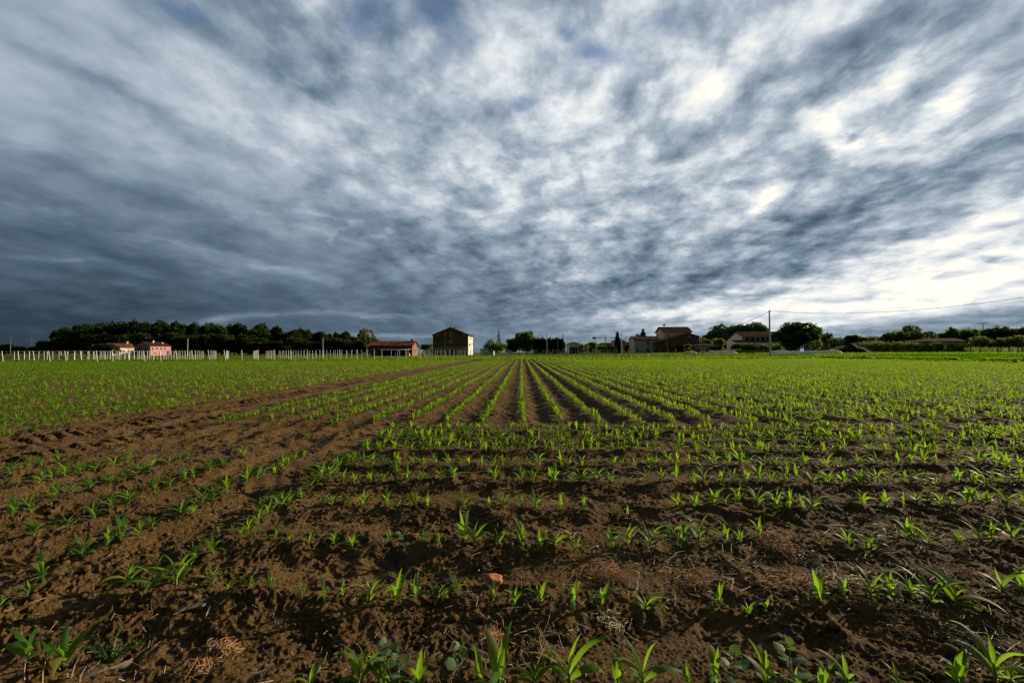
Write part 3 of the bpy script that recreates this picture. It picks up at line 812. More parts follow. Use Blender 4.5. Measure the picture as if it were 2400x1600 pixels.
for i in range(26):            # second rank that closes the wood below
    px = 150 + i * 28.5; pt = 788 + 6 * math.sin(i * 1.9) - (2 if px < 600 else -9)
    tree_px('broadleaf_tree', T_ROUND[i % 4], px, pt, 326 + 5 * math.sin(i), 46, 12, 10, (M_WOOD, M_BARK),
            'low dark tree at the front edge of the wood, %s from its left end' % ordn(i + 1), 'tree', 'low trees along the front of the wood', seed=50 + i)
for i, (px, pt, wp, txt) in enumerate([(-95, 806, 50, 'dark tree far outside the left end of the fields'), (-45, 808, 46, 'dark tree outside the left end of the fields'), (6, 806, 34, 'dark tree cut by the edge of the picture'), (35, 811, 26, 'low dark tree behind the first power pole'),
        (56, 812, 20, 'low dark tree just left of the lattice pylon'), (82, 812, 22, 'low dark tree just right of the lattice pylon'), (110, 799, 32, 'round dark tree standing alone before the wood'),
        (132, 790, 22, 'dark tree closing the left end of the wood')]):
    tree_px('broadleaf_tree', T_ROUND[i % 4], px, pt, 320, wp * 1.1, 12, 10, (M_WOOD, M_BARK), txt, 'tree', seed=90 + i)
for i, (px, pt, wp, txt) in enumerate([(246, 804, 30, 'dark round bush before the white hall'), (270, 808, 20, 'small dark bush at the corner of the white hall'),
                                       (226, 807, 24, 'dark bush at the left end of the white hall')]):
    tree_px('bush', T_BUSH[i % 3], px, pt, 252, wp, 4, 6, (M_WOOD, M_BARK), txt, 'bush', seed=97 + i)

# sparse pollarded tree by the red roofed farm
def sparse_tree():
    rg_ = random.Random(77); mb = MB(); tips = []
    h = 9.0
    mb.tube([(0, 0, -.3), (.05, 0, 1.2), (.1, 0, 2.4)], [.30, .24, .20], 8)
    def limb(p, d, L, r, lev):
        e = p + d * L; m_ = p + d * L * .5 + Vector((rg_.uniform(-.1, .1), rg_.uniform(-.1, .1), rg_.uniform(-.05, .12))) * L
        mb.tube([p, m_, e], [r, r * .8, r * .55], 6)
        if lev == 0 or L < .5: tips.append(e); return
        tips.append(e)
        for _ in range(rg_.choice([2, 3])):
            nd = (d + Vector((rg_.uniform(-.8, .8), rg_.uniform(-.8, .8), rg_.uniform(-.15, .6)))).normalized()
            limb(e, nd, L * rg_.uniform(.6, .85), r * .55, lev - 1)
    for an, up in ((0.3, .9), (2.6, .8), (4.2, 1.4), (5.4, .7), (1.6, 1.8), (3.3, 1.1)):
        limb(Vector((.1, 0, 2.3)), Vector((math.cos(an), math.sin(an) * .7, up)).normalized(), 2.1, .13, 3)
    cl = [(t_.x, t_.y, t_.z, .42, .42, .34) for t_ in tips]
    cl = [c for i, c in enumerate(cl) if i % 3 == 0]
    V, F = leaves_np(7, cl, 50, .17, .2)
    return np_mesh('crown', V, F), mb.mesh('trunk', True), max(t_.z for t_ in tips)
c_, t_, hh = sparse_tree()
tree_px('walnut_tree', (c_, t_), 859, 769, 128, 44, hh + .3, 8.6, (M_WALNUT, M_BARKP), 'sparse olive green tree with pale bare limbs beside the red roofed farm', rz=.4)

# centre
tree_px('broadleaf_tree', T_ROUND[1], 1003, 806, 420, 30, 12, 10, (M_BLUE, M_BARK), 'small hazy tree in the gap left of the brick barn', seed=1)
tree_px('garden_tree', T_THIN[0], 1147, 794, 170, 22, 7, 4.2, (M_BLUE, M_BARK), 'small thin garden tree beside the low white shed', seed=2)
tree_px('shrub', T_BUSH[0], 1170, 803, 168, 40, 4, 6, (M_TREEL, M_BARK), 'large bright yellow green shrub below the dead spruce', 'shrub', seed=3)
mbd = fir(41, 10, 4.4, True); p = at(1169, 771, 176)
dr = root('dead_spruce', (p.x, 176, zof(p.x, 176)), 0, 'bare grey brown dead spruce between the barn and the dark trees', 'tree')
dr.scale = ((22 * .176) / 4.4,) * 2 + ((p.z - zof(p.x, 176)) / 10,)
mbd.build('trunk', M_DEAD, dr)
for i, (px, pt, wp, txt) in enumerate([(1198, 794, 32, 'low dark tree left of the tall clump at the end of the maize rows'), (1216, 781, 34, 'dark tree with a knobbly top in the central clump'),
        (1234, 777, 38, 'tallest dark tree of the central clump'), (1247, 784, 26, 'dark tree on the right side of the central clump')]):
    tree_px('broadleaf_tree', T_FINE[i % 2], px, pt, 250, wp * 1.1, 12, 10, (M_TREE if i else M_WOOD, M_BARK), txt, 'tree', seed=110 + i)
for i in range(11):
    px = 1256 + i * 6.2; pt = 794 + 3 * math.sin(i * 2.1) + (0 if i < 10 else -3)
    tree_px('cypress', T_TALL[i % 4], px, pt, 240, 14, 7, 4.2, (M_WOOD, M_BARK), 'dark narrow cypress in the tight row behind the poles, %s from the left' % ordn(i + 1), 'cypress', 'row of dark cypresses', seed=120 + i)
tree_px('spruce', T_FIR[0], 1447, 777, 190, 20, 10, 4.6, (M_FIR, M_BARK), 'dark spruce beside the white pole and the cream house', 'spruce')
tree_px('spruce', T_FIR[1], 1507, 770, 235, 22, 10, 5.0, (M_FIR, M_BARK), 'dark pointed spruce rising behind the cream house roof', 'spruce')
tree_px('broadleaf_tree', T_ROUND[0], 1496, 782, 236, 14, 12, 10, (M_TREEL, M_BARK), 'green tree top beside the spruce behind the cream house', seed=5)
tree_px('broadleaf_tree', T_ROUND[2], 1388, 801, 240, 18, 12, 10, (M_TREEL, M_BARK), 'bright green tree among the distant village roofs', seed=6)
tree_px('shrub', T_BUSH[1], 1366, 806, 215, 22, 4, 6, (M_TREE, M_BARK), 'dark green bush between the small shed and the village', 'bush', seed=7)
tree_px('shrub', T_BUSH[2], 1410, 808, 205, 24, 4, 6, (M_TREE, M_BARK), 'dark green bush below the tower crane', 'bush', seed=8)
tree_px('shrub', T_BUSH[0], 1436, 810, 185, 22, 4, 6, (M_WOOD, M_BARK), 'very dark bush at the foot of the left spruce', 'bush', seed=9)
tree_px('shrub', T_BUSH[1], 1470, 806, 200, 14, 4, 6, (M_WOOD, M_BARK), 'dark bush against the gable of the cream house', 'bush', seed=10)
# poplars, tinted blue green for haze, behind the right farm
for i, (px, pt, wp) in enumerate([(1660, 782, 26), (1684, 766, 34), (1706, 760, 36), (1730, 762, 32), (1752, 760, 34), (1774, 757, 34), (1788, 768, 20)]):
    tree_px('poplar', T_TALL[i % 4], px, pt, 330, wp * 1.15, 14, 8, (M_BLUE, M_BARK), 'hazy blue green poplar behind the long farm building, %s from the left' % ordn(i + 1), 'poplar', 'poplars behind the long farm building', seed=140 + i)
for i, (px, pt, wp, Y, m_, txt) in enumerate([(1650, 793, 30, 225, M_TREEL, 'light green tree between the brick barn and the poplars'), (1684, 793, 26, 222, M_TREEL, 'light green tree before the small white gable'),
        (1612, 806, 14, 165, M_TREEL, 'thin young green tree before the brick lean-to')]):
    tree_px('broadleaf_tree', T_ROUND[i], px, pt, Y, wp, 12, 10, (m_, M_BARK), txt, 'tree', seed=150 + i)
for i, (px, pt, wp, m_, txt) in enumerate([(1732, 803, 30, M_TREE, 'dark bush under the long grey lean-to roof'), (1758, 803, 30, M_TREE, 'green bush in the middle of the farm garden'),
        (1788, 805, 24, M_TREEL, 'light green bush left of the utility pole'), (1818, 806, 32, M_TREEL, 'light green bush right of the utility pole')]):
    tree_px('bush', T_BUSH[i % 3], px, pt, 165, wp, 4, 6, (m_, M_BARK), txt, 'bush', seed=160 + i)
big = broad(61, 11, 12, 'round', .40, 26, 330, .0)
tree_px('lime_tree', big, 1872, 757, 140, 86, 11, 12, (leaf_mat('lime_foliage', (0.012, 0.034, 0.005), (0.035, 0.075, 0.010), (0.10, 0.19, 0.012), .35, .8, .1), M_BARK),
        'big dense dark green tree reaching the ground beside the long farm', rz=1.1)
tree_px('broadleaf_tree', T_FINE[0], 1906, 772, 150, 34, 12, 10, (M_TREEL, M_BARK), 'lighter green tree touching the right side of the big dark tree', seed=4)
# right hand background
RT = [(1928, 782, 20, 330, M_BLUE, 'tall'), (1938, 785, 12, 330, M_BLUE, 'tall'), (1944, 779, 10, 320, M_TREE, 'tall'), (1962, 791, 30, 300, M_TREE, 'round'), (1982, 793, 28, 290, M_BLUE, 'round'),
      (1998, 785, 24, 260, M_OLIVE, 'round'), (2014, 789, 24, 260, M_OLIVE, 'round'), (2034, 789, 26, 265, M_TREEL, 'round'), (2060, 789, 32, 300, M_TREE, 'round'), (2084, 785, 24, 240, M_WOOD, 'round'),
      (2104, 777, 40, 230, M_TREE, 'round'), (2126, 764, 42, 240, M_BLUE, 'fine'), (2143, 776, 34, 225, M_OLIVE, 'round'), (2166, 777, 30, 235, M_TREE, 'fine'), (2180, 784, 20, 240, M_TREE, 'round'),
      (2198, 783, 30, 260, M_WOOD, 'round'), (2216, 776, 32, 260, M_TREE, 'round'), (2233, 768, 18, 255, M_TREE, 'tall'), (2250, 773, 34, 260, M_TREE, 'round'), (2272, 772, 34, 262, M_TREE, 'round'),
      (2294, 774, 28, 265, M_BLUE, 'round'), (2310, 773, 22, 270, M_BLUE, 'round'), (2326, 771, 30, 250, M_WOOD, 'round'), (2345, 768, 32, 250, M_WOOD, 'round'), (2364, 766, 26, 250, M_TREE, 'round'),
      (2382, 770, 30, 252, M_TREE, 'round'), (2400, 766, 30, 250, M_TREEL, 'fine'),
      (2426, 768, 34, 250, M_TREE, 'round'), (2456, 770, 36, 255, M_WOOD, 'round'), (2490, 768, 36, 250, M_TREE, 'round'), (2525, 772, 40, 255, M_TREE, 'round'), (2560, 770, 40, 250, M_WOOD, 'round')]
for i, (px, pt, wp, Y, m_, kd) in enumerate(RT):
    d_, hh_, ww_ = {'tall': (T_TALL[i % 4], 14, 8), 'round': (T_ROUND[i % 4], 12, 10), 'fine': (T_FINE[i % 2], 12, 10)}[kd]
    tree_px('broadleaf_tree', d_, px, pt, Y, wp * 1.15, hh_, ww_, (m_, M_BARK),
            'tree of the uneven belt behind the dark hedge, %s from its left end' % ordn(i + 1), 'tree', 'trees behind the dark hedge', seed=170 + i)
for i, (px, pt, wp) in enumerate([(2288, 787, 26), (2303, 789, 20), (2318, 795, 18), (2336, 794, 18), (2348, 792, 20), (2364, 790, 18), (2381, 785, 22), (2396, 786, 22)]):
    tree_px('young_tree', T_THIN[i % 3], px, pt, 135, wp * 1.1, 7, 4.2, (M_TREEL, M_BARK), 'slender light green young tree beyond the vine rows, %s from the left' % ordn(i + 1), 'tree', 'young trees beyond the vines', seed=200 + i)

# clipped hedge, heap of earth, vines, beds
def hedge(px0, px1, py_top, Y, depth, seed, mat, name, label, cat, leaf=.22, per=34, hscale=1.0, base_z=None):
    a, b = at(px0, py_top, Y), at(px1, py_top, Y)
    z = zof((a.x + b.x) / 2, Y) if base_z is None else base_z; H = (a.z + b.z) / 2 - z; L = b.x - a.x
    rg_ = random.Random(seed); cl = []
    n = int(L / .9)
    for i in range(n):
        hh_ = H * rg_.uniform(.86, 1.02)
        cl.append((L * (i + .5) / n, rg_.uniform(-.2, .2), hh_ * .5, .85, depth / 2, hh_ * .52))
    V, F = leaves_np(seed, cl, per * 3, leaf, .6)
    o = root(name, (a.x, Y, z), 0, label, cat)
    link('foliage', np_mesh('foliage', V, F), mat, o)
    mb = MB()
    for i in range(max(3, n // 4)): mb.tube([(L * (i + .5) / (n // 4 + 1), 0, -.1), (L * (i + .6) / (n // 4 + 1), 0, H * .6)], [.07, .03], 5)
    mb.build('stems', M_BARK, o)
    return o
hedge(1996, 2275, 803.5, 124, 1.8, 301, M_WOOD, 'hedge', 'long dark clipped hedge behind the bright green meadow', 'hedge', .26)
hedge(2020, 2150, 800, 132, 1.6, 302, M_TREEL, 'hedge', 'light green hedge top showing above the long dark hedge', 'hedge', .26)
tree_px('bush', T_BUSH[1], 2200, 801, 118, 20, 4, 6, (M_TREE, M_BARK), 'leafy bush growing out of the long dark hedge', 'bush', seed=11)
hedge(1958, 1990, 811, 150, 1.6, 303, M_TREEL, 'hedge', 'short light green hedge beside the small brick outbuilding', 'hedge')
hedge(1690, 1800, 820, 128, 5, 304, M_TREE, 'vegetable_bed', 'low dark green vegetable bed before the long farm building', 'vegetables', .2, 26)
for k in range(3):
    o_ = hedge(2262 + k * 3, 2540, 812 + .5 * k, 112 + 5 * k, .9, 310 + k, M_TREEL, 'vine_row', 'green vine row beyond the bright meadow, %s from the front' % ordn(k + 1), 'vine row', .2, 13)
    o_['group'] = 'vine rows beyond the meadow'
for i, px in enumerate((2275, 2297, 2338, 2365, 2386, 2396)):
    p = at(px, 812, 111.5); mb = MB(); mb.box(-.07, .07, -.07, .07, -.2, 2.1)
    tag(mb.build('vine_stake', M_BARK, loc=(p.x, 111.5, zof(p.x, 111.5))), 'dark wooden stake of the front vine row, %s from the left' % ordn(i + 1), 'stake', 'stakes of the vine rows beyond the meadow')
# heap of dark earth
def heap():
    n = 26; xs = np.linspace(-1, 1, n * 2); ys = np.linspace(-1, 1, n); X, Y = np.meshgrid(xs, ys)
    r = np.sqrt(X ** 2 + Y ** 2); Z = np.clip(1 - r, 0, 1) ** .8 + .12 * perlin(X * 4, Y * 4, 5) * (r < 1)
    idx = np.arange(n * n * 2).reshape(n, n * 2)
    F = np.stack([idx[:-1, :-1], idx[:-1, 1:], idx[1:, 1:], idx[1:, :-1]], -1).reshape(-1, 4)
    return np_mesh('earth_heap', np.stack([X, Y, Z - .03], -1).reshape(-1, 3), F, True)
p = at(1998, 804, 116); z = zof(p.x, 116)
o = link('earth_heap', heap(), simple_mat('dark_earth', (0.012, 0.008, 0.005), (0.035, 0.02, 0.012), 1.5, .95, .1, .1, 3)); o.location = (p.x, 116, z - .05)
o.scale = (4.6, 3, p.z - z); tag(o, 'heap of dark earth at the left end of the hedge', 'heap')
# ---------------------------------------------------------------- vineyard posts
M_POST = simple_mat('concrete_post', (0.46, 0.45, 0.42), (0.62, 0.61, 0.57), 3, .8, .2, .01, 30)
M_POSTG = simple_mat('brightened_post', (0.62, 0.60, 0.55), (0.75, 0.73, 0.68), 3, .85, .2)  # colour lightened to make up for backlight on the right vineyard posts
def post_mesh(w_, h_):
    mb = MB(); a = w_ / 2; b = a * .8
    v = [(-a, -a, -.4), (a, -a, -.4), (a, a, -.4), (-a, a, -.4), (-b, -b, h_ - .03), (b, -b, h_ - .03), (b, b, h_ - .03), (-b, b, h_ - .03), (0, 0, h_)]
    mb.v = v; mb.f = [(0, 1, 5, 4), (1, 2, 6, 5), (2, 3, 7, 6), (3, 0, 4, 7), (4, 5, 8), (5, 6, 8), (6, 7, 8), (7, 4, 8), (3, 2, 1, 0)]
    for z_ in (h_ * .55, h_ * .85): mb.box(-a * 1.3, a * 1.3, -a * 1.25, a * 1.25, z_, z_ + .02)
    return mb.mesh('post')
ME_END = post_mesh(.105, 2.05); ME_END.materials.append(M_POST)
ME_MID = post_mesh(.068, 2.0); ME_MID.materials.append(M_POST)
ME_THIN = post_mesh(.08, 2.0); ME_THIN.materials.append(M_POSTG)
rg_p = random.Random(4)
def post(me, x, y, lean, label, group):
    o = bpy.data.objects.new('vineyard_post', me); COL.objects.link(o)
    o.location = (x, y, zof(x, y)); o.rotation_euler = (rg_p.uniform(-.02, .02), lean + rg_p.uniform(-.02, .02), 0)
    tag(o, label, 'post', group)
YF = FIELD_Y + 1.6
n_end = 0
left_rows = [px0 / 3.92 for px0 in (30, 175, 318, 462, 607, 750, 896, 1040, 1187, 1333, 1480, 1628, 1775, 1925, 2073, 2222)] + \
            [500 + q / 3.92 for q in (412, 563, 713, 862, 1013, 1162, 1323, 1477)]
dirL = Vector(((548 - 1222) / 1000.0, 1.0)).normalized()
for r, px in enumerate(left_rows):
    x0 = at(px, 840, YF).x
    post(ME_END, x0, YF, -.16 if px < 560 else -.02, 'thick white end post along the field, %s from the left of the left vineyard' % ordn(r + 1), 'end posts of the left vineyard')
    nk = 7 if r < 22 else 6
    if r < 2: nk = 4
    for k in range(1, nk):
        s = 4.6 * k
        post(ME_MID if rg_p.random() < .8 else ME_THIN, x0 + dirL.x * s, YF + dirL.y * s, rg_p.uniform(-.03, .03),
             'slim pale post, %s behind the %s end post of the left vineyard' % (ordn(k), ordn(r + 1)), 'row posts of the left vineyard')
mid_rows = [895 + 36.6 * i for i in range(9)]
for r, px in enumerate(mid_rows):
    x0 = at(px, 840, YF).x
    post(ME_END if r == 8 else ME_MID, x0, YF, 0, 'pale end post before the barn, %s from the left of the middle vineyard' % ordn(r + 1), 'end posts of the middle vineyard')
    for k in range(1, 7):
        post(ME_MID if rg_p.random() < .7 else ME_THIN, x0, YF + 5.6 * k, rg_p.uniform(-.03, .03),
             'slim pale post, %s behind the %s end post of the middle vineyard' % (ordn(k), ordn(r + 1)), 'row posts of the middle vineyard')
right_rows = [1259 + 36.0 * i for i in range(9)]
for r, px in enumerate(right_rows):
    x0 = at(px, 838, YF).x
    post(ME_MID, x0, YF, 0, 'pale end post before the village, %s from the left of the right vineyard' % ordn(r + 1), 'end posts of the right vineyard')
    for k in range(1, 8 if r < 5 else 7):
        post(ME_THIN if rg_p.random() < .6 else ME_MID, x0, YF + 5.6 * k, rg_p.uniform(-.03, .03),
             'slim grey post, %s behind the %s end post of the right vineyard' % (ordn(k), ordn(r + 1)), 'row posts of the right vineyard')
for i, px in enumerate((1567, 1584, 1605, 1643)):
    x0 = at(px, 838, YF + 3).x
    post(ME_THIN, x0, YF + 3, .02, 'thin grey stake before the brick barn, %s from the left' % ordn(i + 1), 'stakes before the brick barn')
# trellis wires along the left rows
M_WIRE = simple_mat('trellis_wire', (0.25, 0.25, 0.25), None, rough=.5)
for r, px in enumerate(left_rows):
    x0 = at(px, 840, YF).x; L = 4.6 * (6 if r < 22 else 5)
    if r < 2: L = 4.6 * 3
    mb = MB(); zz = zof(x0, YF + 5)
    for h_ in (1.0, 1.95): mb.tube([(x0, YF, h_), (x0 + dirL.x * L, YF + dirL.y * L, h_ + .12)], .010, 3, False)
    tag(mb.build('trellis_wire', M_WIRE), 'pair of thin wires behind the %s end post of the left vineyard' % ordn(r + 1), 'wire', 'trellis wires of the left vineyard')
# leafy vines of the old rows on the far left
for i in range(7):
    y_ = 88 + 4.5 * i
    xa, xb = -1.31 * y_, at(222 - 5 * i, 830, y_).x
    n = int((xb - xa) / 1.1); r_ = random.Random(i)
    cl = [(xa + (xb - xa) * (k + .5) / n, y_ + r_.uniform(-.2, .2), 1.05 + r_.uniform(-.1, .2), .75, .45, .62) for k in range(n)]
    V, F = leaves_np(400 + i, cl, 22, .22, .3)
    V[:, 2] += land((xa + xb) / 2, y_)
    o = root('vine_row', ((xa + xb) / 2, y_, 0), 0, 'leafy green vine row behind the left vineyard posts, %s from the front' % ordn(i + 1), 'vine row', 'leafy vine rows on the left')
    V[:, 0] -= (xa + xb) / 2; V[:, 1] -= y_
    link('foliage', np_mesh('foliage', V, F), M_TREEL if i % 2 else M_OLIVE, o)
    mb = MB()
    for k in range(0, n, 2):
        c = cl[k]; mb.tube([(c[0] - (xa + xb) / 2, c[1] - y_, 0.1), (c[0] - (xa + xb) / 2, c[1] - y_, 1.2)], .05, 4)
    mb.build('stems', M_BARK, o)
# rough grass of verges, vineyard and meadow
def grass_mass():
    nr_ = np.random.RandomState(9); P = []
    def scatter(n, x0, x1, y0, y1, s, jit=.5):
        x = nr_.uniform(x0, x1, n); y = nr_.uniform(y0, y1, n)
        k = perlin(x * .25, y * .25, 40) > -.35
        x, y = x[k], y[k]
        P.append(np.stack([x, y, land(x, y), s * nr_.uniform(1 - jit, 1 + jit, len(x))], -1))
    scatter(16000, -120, 52, FIELD_Y + .8, 83, .26); scatter(14000, -130, 75, 83, 140, .22)
    scatter(14000, 53.5, 130, 55, 125, .09); scatter(7000, 53.4, 56, 22, 78, .26); scatter(2500, 51.3, 52.2, 24, 75, .25)
    scatter(600, 56, 100, 40, 112, .22)
    P = np.concatenate(P); P = P[(np.abs(P[:, 0]) < 1.5 * P[:, 1])]
    n = len(P); V = []; 
    an = nr_.uniform(0, 6.28, n)
    for k in range(3):
        a = an + k * 2.1; c, s = np.cos(a), np.sin(a); h = P[:, 3]; w_ = h * .28
        lx, ly = nr_.uniform(-.4, .4, n) * h, nr_.uniform(-.4, .4, n) * h
        q = [np.stack([P[:, 0] - c * w_, P[:, 1] - s * w_, P[:, 2] - .02], -1), np.stack([P[:, 0] + c * w_, P[:, 1] + s * w_, P[:, 2] - .02], -1),
             np.stack([P[:, 0] + lx + c * w_ * .4, P[:, 1] + ly + s * w_ * .4, P[:, 2] + h], -1), np.stack([P[:, 0] + lx - c * w_ * .3, P[:, 1] + ly - s * w_ * .3, P[:, 2] + h * .8], -1)]
        V.append(np.stack(q, 1).reshape(-1, 3))
    V = np.concatenate(V)
    return np_mesh('rough_grass', V, np.arange(len(V)).reshape(-1, 4))
tag(link('rough_grass', grass_mass(), leaf_mat('grass_blades', (0.05, 0.10, 0.012), (0.13, 0.18, 0.03), (0.30, 0.44, 0.02), .55, 1.0, .0)),
    'rough yellow green grass of the verges and vineyard alleys', 'grass', kind='stuff')
# ---------------------------------------------------------------- buildings
def wall_mat(name, c1, c2, stain=(0.05, 0.035, 0.025), amount=.5, scale=.35, brick=False):
    m, t, out = new_mat(name)
    tc = t.new('ShaderNodeTexCoord'); P = tc.outputs['Object']
    f = t.mapr(t.noise(P, scale * 3, 6, .65), .35, .65)
    col = t.mix(f, c1, c2)
    if brick:
        b = t.new('ShaderNodeTexBrick'); b.inputs['Scale'].default_value = 2.2
        mp = t.new('ShaderNodeMapping'); mp.inputs['Rotation'].default_value = (R(90), 0, 0); t.put(mp.inputs[0], P); t.put(b.inputs['Vector'], mp.outputs[0])
        t.put(b.inputs['Color1'], c1); t.put(b.inputs['Color2'], c2); t.put(b.inputs['Mortar'], tuple(min(1, q * 1.6) for q in c2))
        col = t.mix(.55, col, b.outputs[0])
    st_ = t.m('MULTIPLY', t.mapr(t.noise(P, scale, 6, .7), .45, .62), amount)
    col = t.mix(st_, col, stain)
    p = t.new('ShaderNodeBsdfPrincipled'); t.put(p.inputs['Base Color'], col)
    p.inputs['Roughness'].default_value = .92; p.inputs['Specular IOR Level'].default_value = .15
    bm_ = t.new('ShaderNodeBump'); bm_.inputs['Distance'].default_value = .03; t.put(bm_.inputs['Height'], t.noise(P, 6, 5, .7)); t.put(p.inputs['Normal'], bm_.outputs[0])
    t.l.new(p.outputs[0], out.inputs[0]); return m
def tile_mat(name, c1, c2, c3):
    m, t, out = new_mat(name)
    tc = t.new('ShaderNodeTexCoord'); P = tc.outputs['Object']
    f = t.mapr(t.noise(P, 2.2, 5, .7), .38, .62); g = t.mapr(t.noise(P, .5, 4, .6), .45, .65)
    col = t.mix(g, t.mix(f, c1, c2), c3)
    wv = t.new('ShaderNodeTexWave'); wv.inputs['Scale'].default_value = 1.3; wv.bands_direction = 'X'; t.put(wv.inputs['Vector'], P)
    p = t.new('ShaderNodeBsdfPrincipled'); t.put(p.inputs['Base Color'], col); p.inputs['Roughness'].default_value = 1.0; p.inputs['Specular IOR Level'].default_value = .02
    bm_ = t.new('ShaderNodeBump'); bm_.inputs['Distance'].default_value = .04; t.put(bm_.inputs['Height'], wv.outputs[1]); t.put(p.inputs['Normal'], bm_.outputs[0])
    t.l.new(p.outputs[0], out.inputs[0]); return m
M_PINK = wall_mat('pink_plaster', (0.52, 0.25, 0.24), (0.62, 0.32, 0.29), (0.4, 0.18, 0.16), .2)
M_CREAM = wall_mat('cream_plaster', (0.66, 0.56, 0.41), (0.78, 0.68, 0.51), (0.44, 0.36, 0.25), .45)
M_WHITEW = wall_mat('white_plaster', (0.70, 0.66, 0.56), (0.80, 0.77, 0.68), (0.35, 0.24, 0.15), .5)
M_OLDBR = wall_mat('old_brick', (0.135, 0.075, 0.043), (0.25, 0.145, 0.08), (0.04, 0.025, 0.017), .65, .3, True)
M_BRICK = wall_mat('brick', (0.18, 0.080, 0.045), (0.26, 0.125, 0.07), (0.06, 0.035, 0.024), .6, .3, True)
M_STONE = wall_mat('old_plaster', (0.34, 0.27, 0.19), (0.48, 0.39, 0.28), (0.08, 0.055, 0.035), .7)
M_YELL = wall_mat('yellow_plaster', (0.42, 0.28, 0.05), (0.5, 0.34, 0.07), (0.3, 0.2, 0.05), .3)
M_TILER = tile_mat('red_roof_tiles', (0.15, 0.042, 0.022), (0.30, 0.115, 0.06), (0.07, 0.03, 0.022))
M_TILEB = tile_mat('brown_roof_tiles', (0.050, 0.024, 0.018), (0.078, 0.038, 0.028), (0.035, 0.018, 0.014))
M_TILEG = tile_mat('grey_roof_sheets', (0.055, 0.052, 0.050), (0.085, 0.08, 0.075), (0.045, 0.04, 0.038))
M_DARK = simple_mat('dark_opening', (0.012, 0.010, 0.009), (0.03, 0.025, 0.02), 1, .7, .3)
M_GLASS = simple_mat('window_glass', (0.02, 0.025, 0.03), None, rough=.15, spec=.6)
M_SHUT = simple_mat('grey_shutter', (0.16, 0.17, 0.17), (0.22, 0.23, 0.22), 5, .7, .3)
M_FRAME = simple_mat('window_frame', (0.30, 0.26, 0.2), None, rough=.7)
M_METAL = simple_mat('grey_metal', (0.35, 0.35, 0.36), (0.5, 0.5, 0.5), 4, .45, .5)
M_POLE = simple_mat('concrete_pole', (0.42, 0.41, 0.38), (0.55, 0.54, 0.5), 2, .8, .2)
M_DPOLE = simple_mat('dark_pole', (0.10, 0.09, 0.085), (0.16, 0.15, 0.14), 2, .8, .2)

def roof_from(profile, axis, a0, a1, root_, mat, over=.45, th=.16, name='roof'):
    """profile: [(u, z), ...] from eave over ridge to eave"""
    mb = MB()
    for i in range(len(profile) - 1):
        (u0, z0_), (u1, z1) = profile[i], profile[i + 1]
        L = math.hypot(u1 - u0, z1 - z0_); du, dz_ = (u1 - u0) / L, (z1 - z0_) / L
        e0 = over if i == 0 else 0; e1 = over if i == len(profile) - 2 else 0
        A = (u0 - du * e0, z0_ - dz_ * e0 + .02); B = (u1 + du * e1, z1 + dz_ * e1 + .02)
        off = .003 * i
        mb.prism([A, B, (B[0], B[1] + th), (A[0], A[1] + th)], axis, a0 - over + off, a1 + over - off)
    return mb.build(name, mat, root_)
def house(name, label, cat, origin, rz, w_, d_, profile, ridge, wmat, rmat, over=.45, group=None):
    """local frame: x along the front 0..w, y = depth 0..d; ridge 'x' -> profile in (y,z), 'y' -> profile in (x,z)"""
    o = root(name, origin, rz, label, cat, group)
    full = (0, d_) if ridge == 'x' else (0, w_)
    poly = [(full[0], -.6)] + list(profile) + [(full[1], -.6)]
    mb = MB()
    if ridge == 'x': mb.prism(poly, 'x', 0, w_)
    else: mb.prism(poly, 'y', 0, d_)
    mb.build('wall', wmat, o)
    rf = roof_from(profile, 'x' if ridge == 'x' else 'y', 0, w_ if ridge == 'x' else d_, o, rmat, over)
    o['_w'] = w_; o['_d'] = d_
    return o, rf
def opening(o, face, u, z, w_, h_, kind='window', arch=False, fm=None, pm=None):
    """window or door standing 4 cm proud of a wall: frame + pane"""
    W, D = o['_w'], o['_d']
    if face == 'front': M = Matrix.Translation((u, 0, z))
    elif face == 'right': M = Matrix.Translation((W, u, z)) @ Matrix.Rotation(R(90), 4, 'Z')
    else: M = Matrix.Translation((0, u, z)) @ Matrix.Rotation(R(-90), 4, 'Z')
    fm = fm or M_FRAME; pm = pm or M_GLASS
    b = min(.12, w_ * .14)
    f = MB()
    f.box(-w_ / 2, -w_ / 2 + b, -.06, .02, 0, h_, M); f.box(w_ / 2 - b, w_ / 2, -.06, .02, 0, h_, M)
    if not arch: f.box(-w_ / 2 + b, w_ / 2 - b, -.06, .02, h_ - b, h_, M)
    if kind == 'window': f.box(-w_ / 2 + b, w_ / 2 - b, -.09, .02, 0, b, M)
    fo = f.build(kind, fm, o)
    g_ = MB()
    pts = [(-w_ / 2 + b, 0), (w_ / 2 - b, 0), (w_ / 2 - b, h_ - b)]
    if arch: pts += [((w_ / 2 - b) * math.cos(t_), h_ - b + (w_ / 2 - b) * math.sin(t_)) for t_ in [math.pi * k / 8 for k in range(1, 8)]]
    pts += [(-w_ / 2 + b, h_ - b)]
    base = len(g_.v)
    for yy_ in (-.03, .01):
        for (a_, c_) in pts: g_.v.append(tuple(M @ Vector((a_, yy_, c_))))
    n = len(pts); g_.f.append(tuple(range(n))); g_.f.append(tuple(range(2 * n - 1, n - 1, -1)))
    for i in range(n): j = (i + 1) % n; g_.f.append((i, i + n, j + n, j))
    g_.build('pane' if kind == 'window' else 'leaf' if False else 'panel', pm, fo)
    return fo
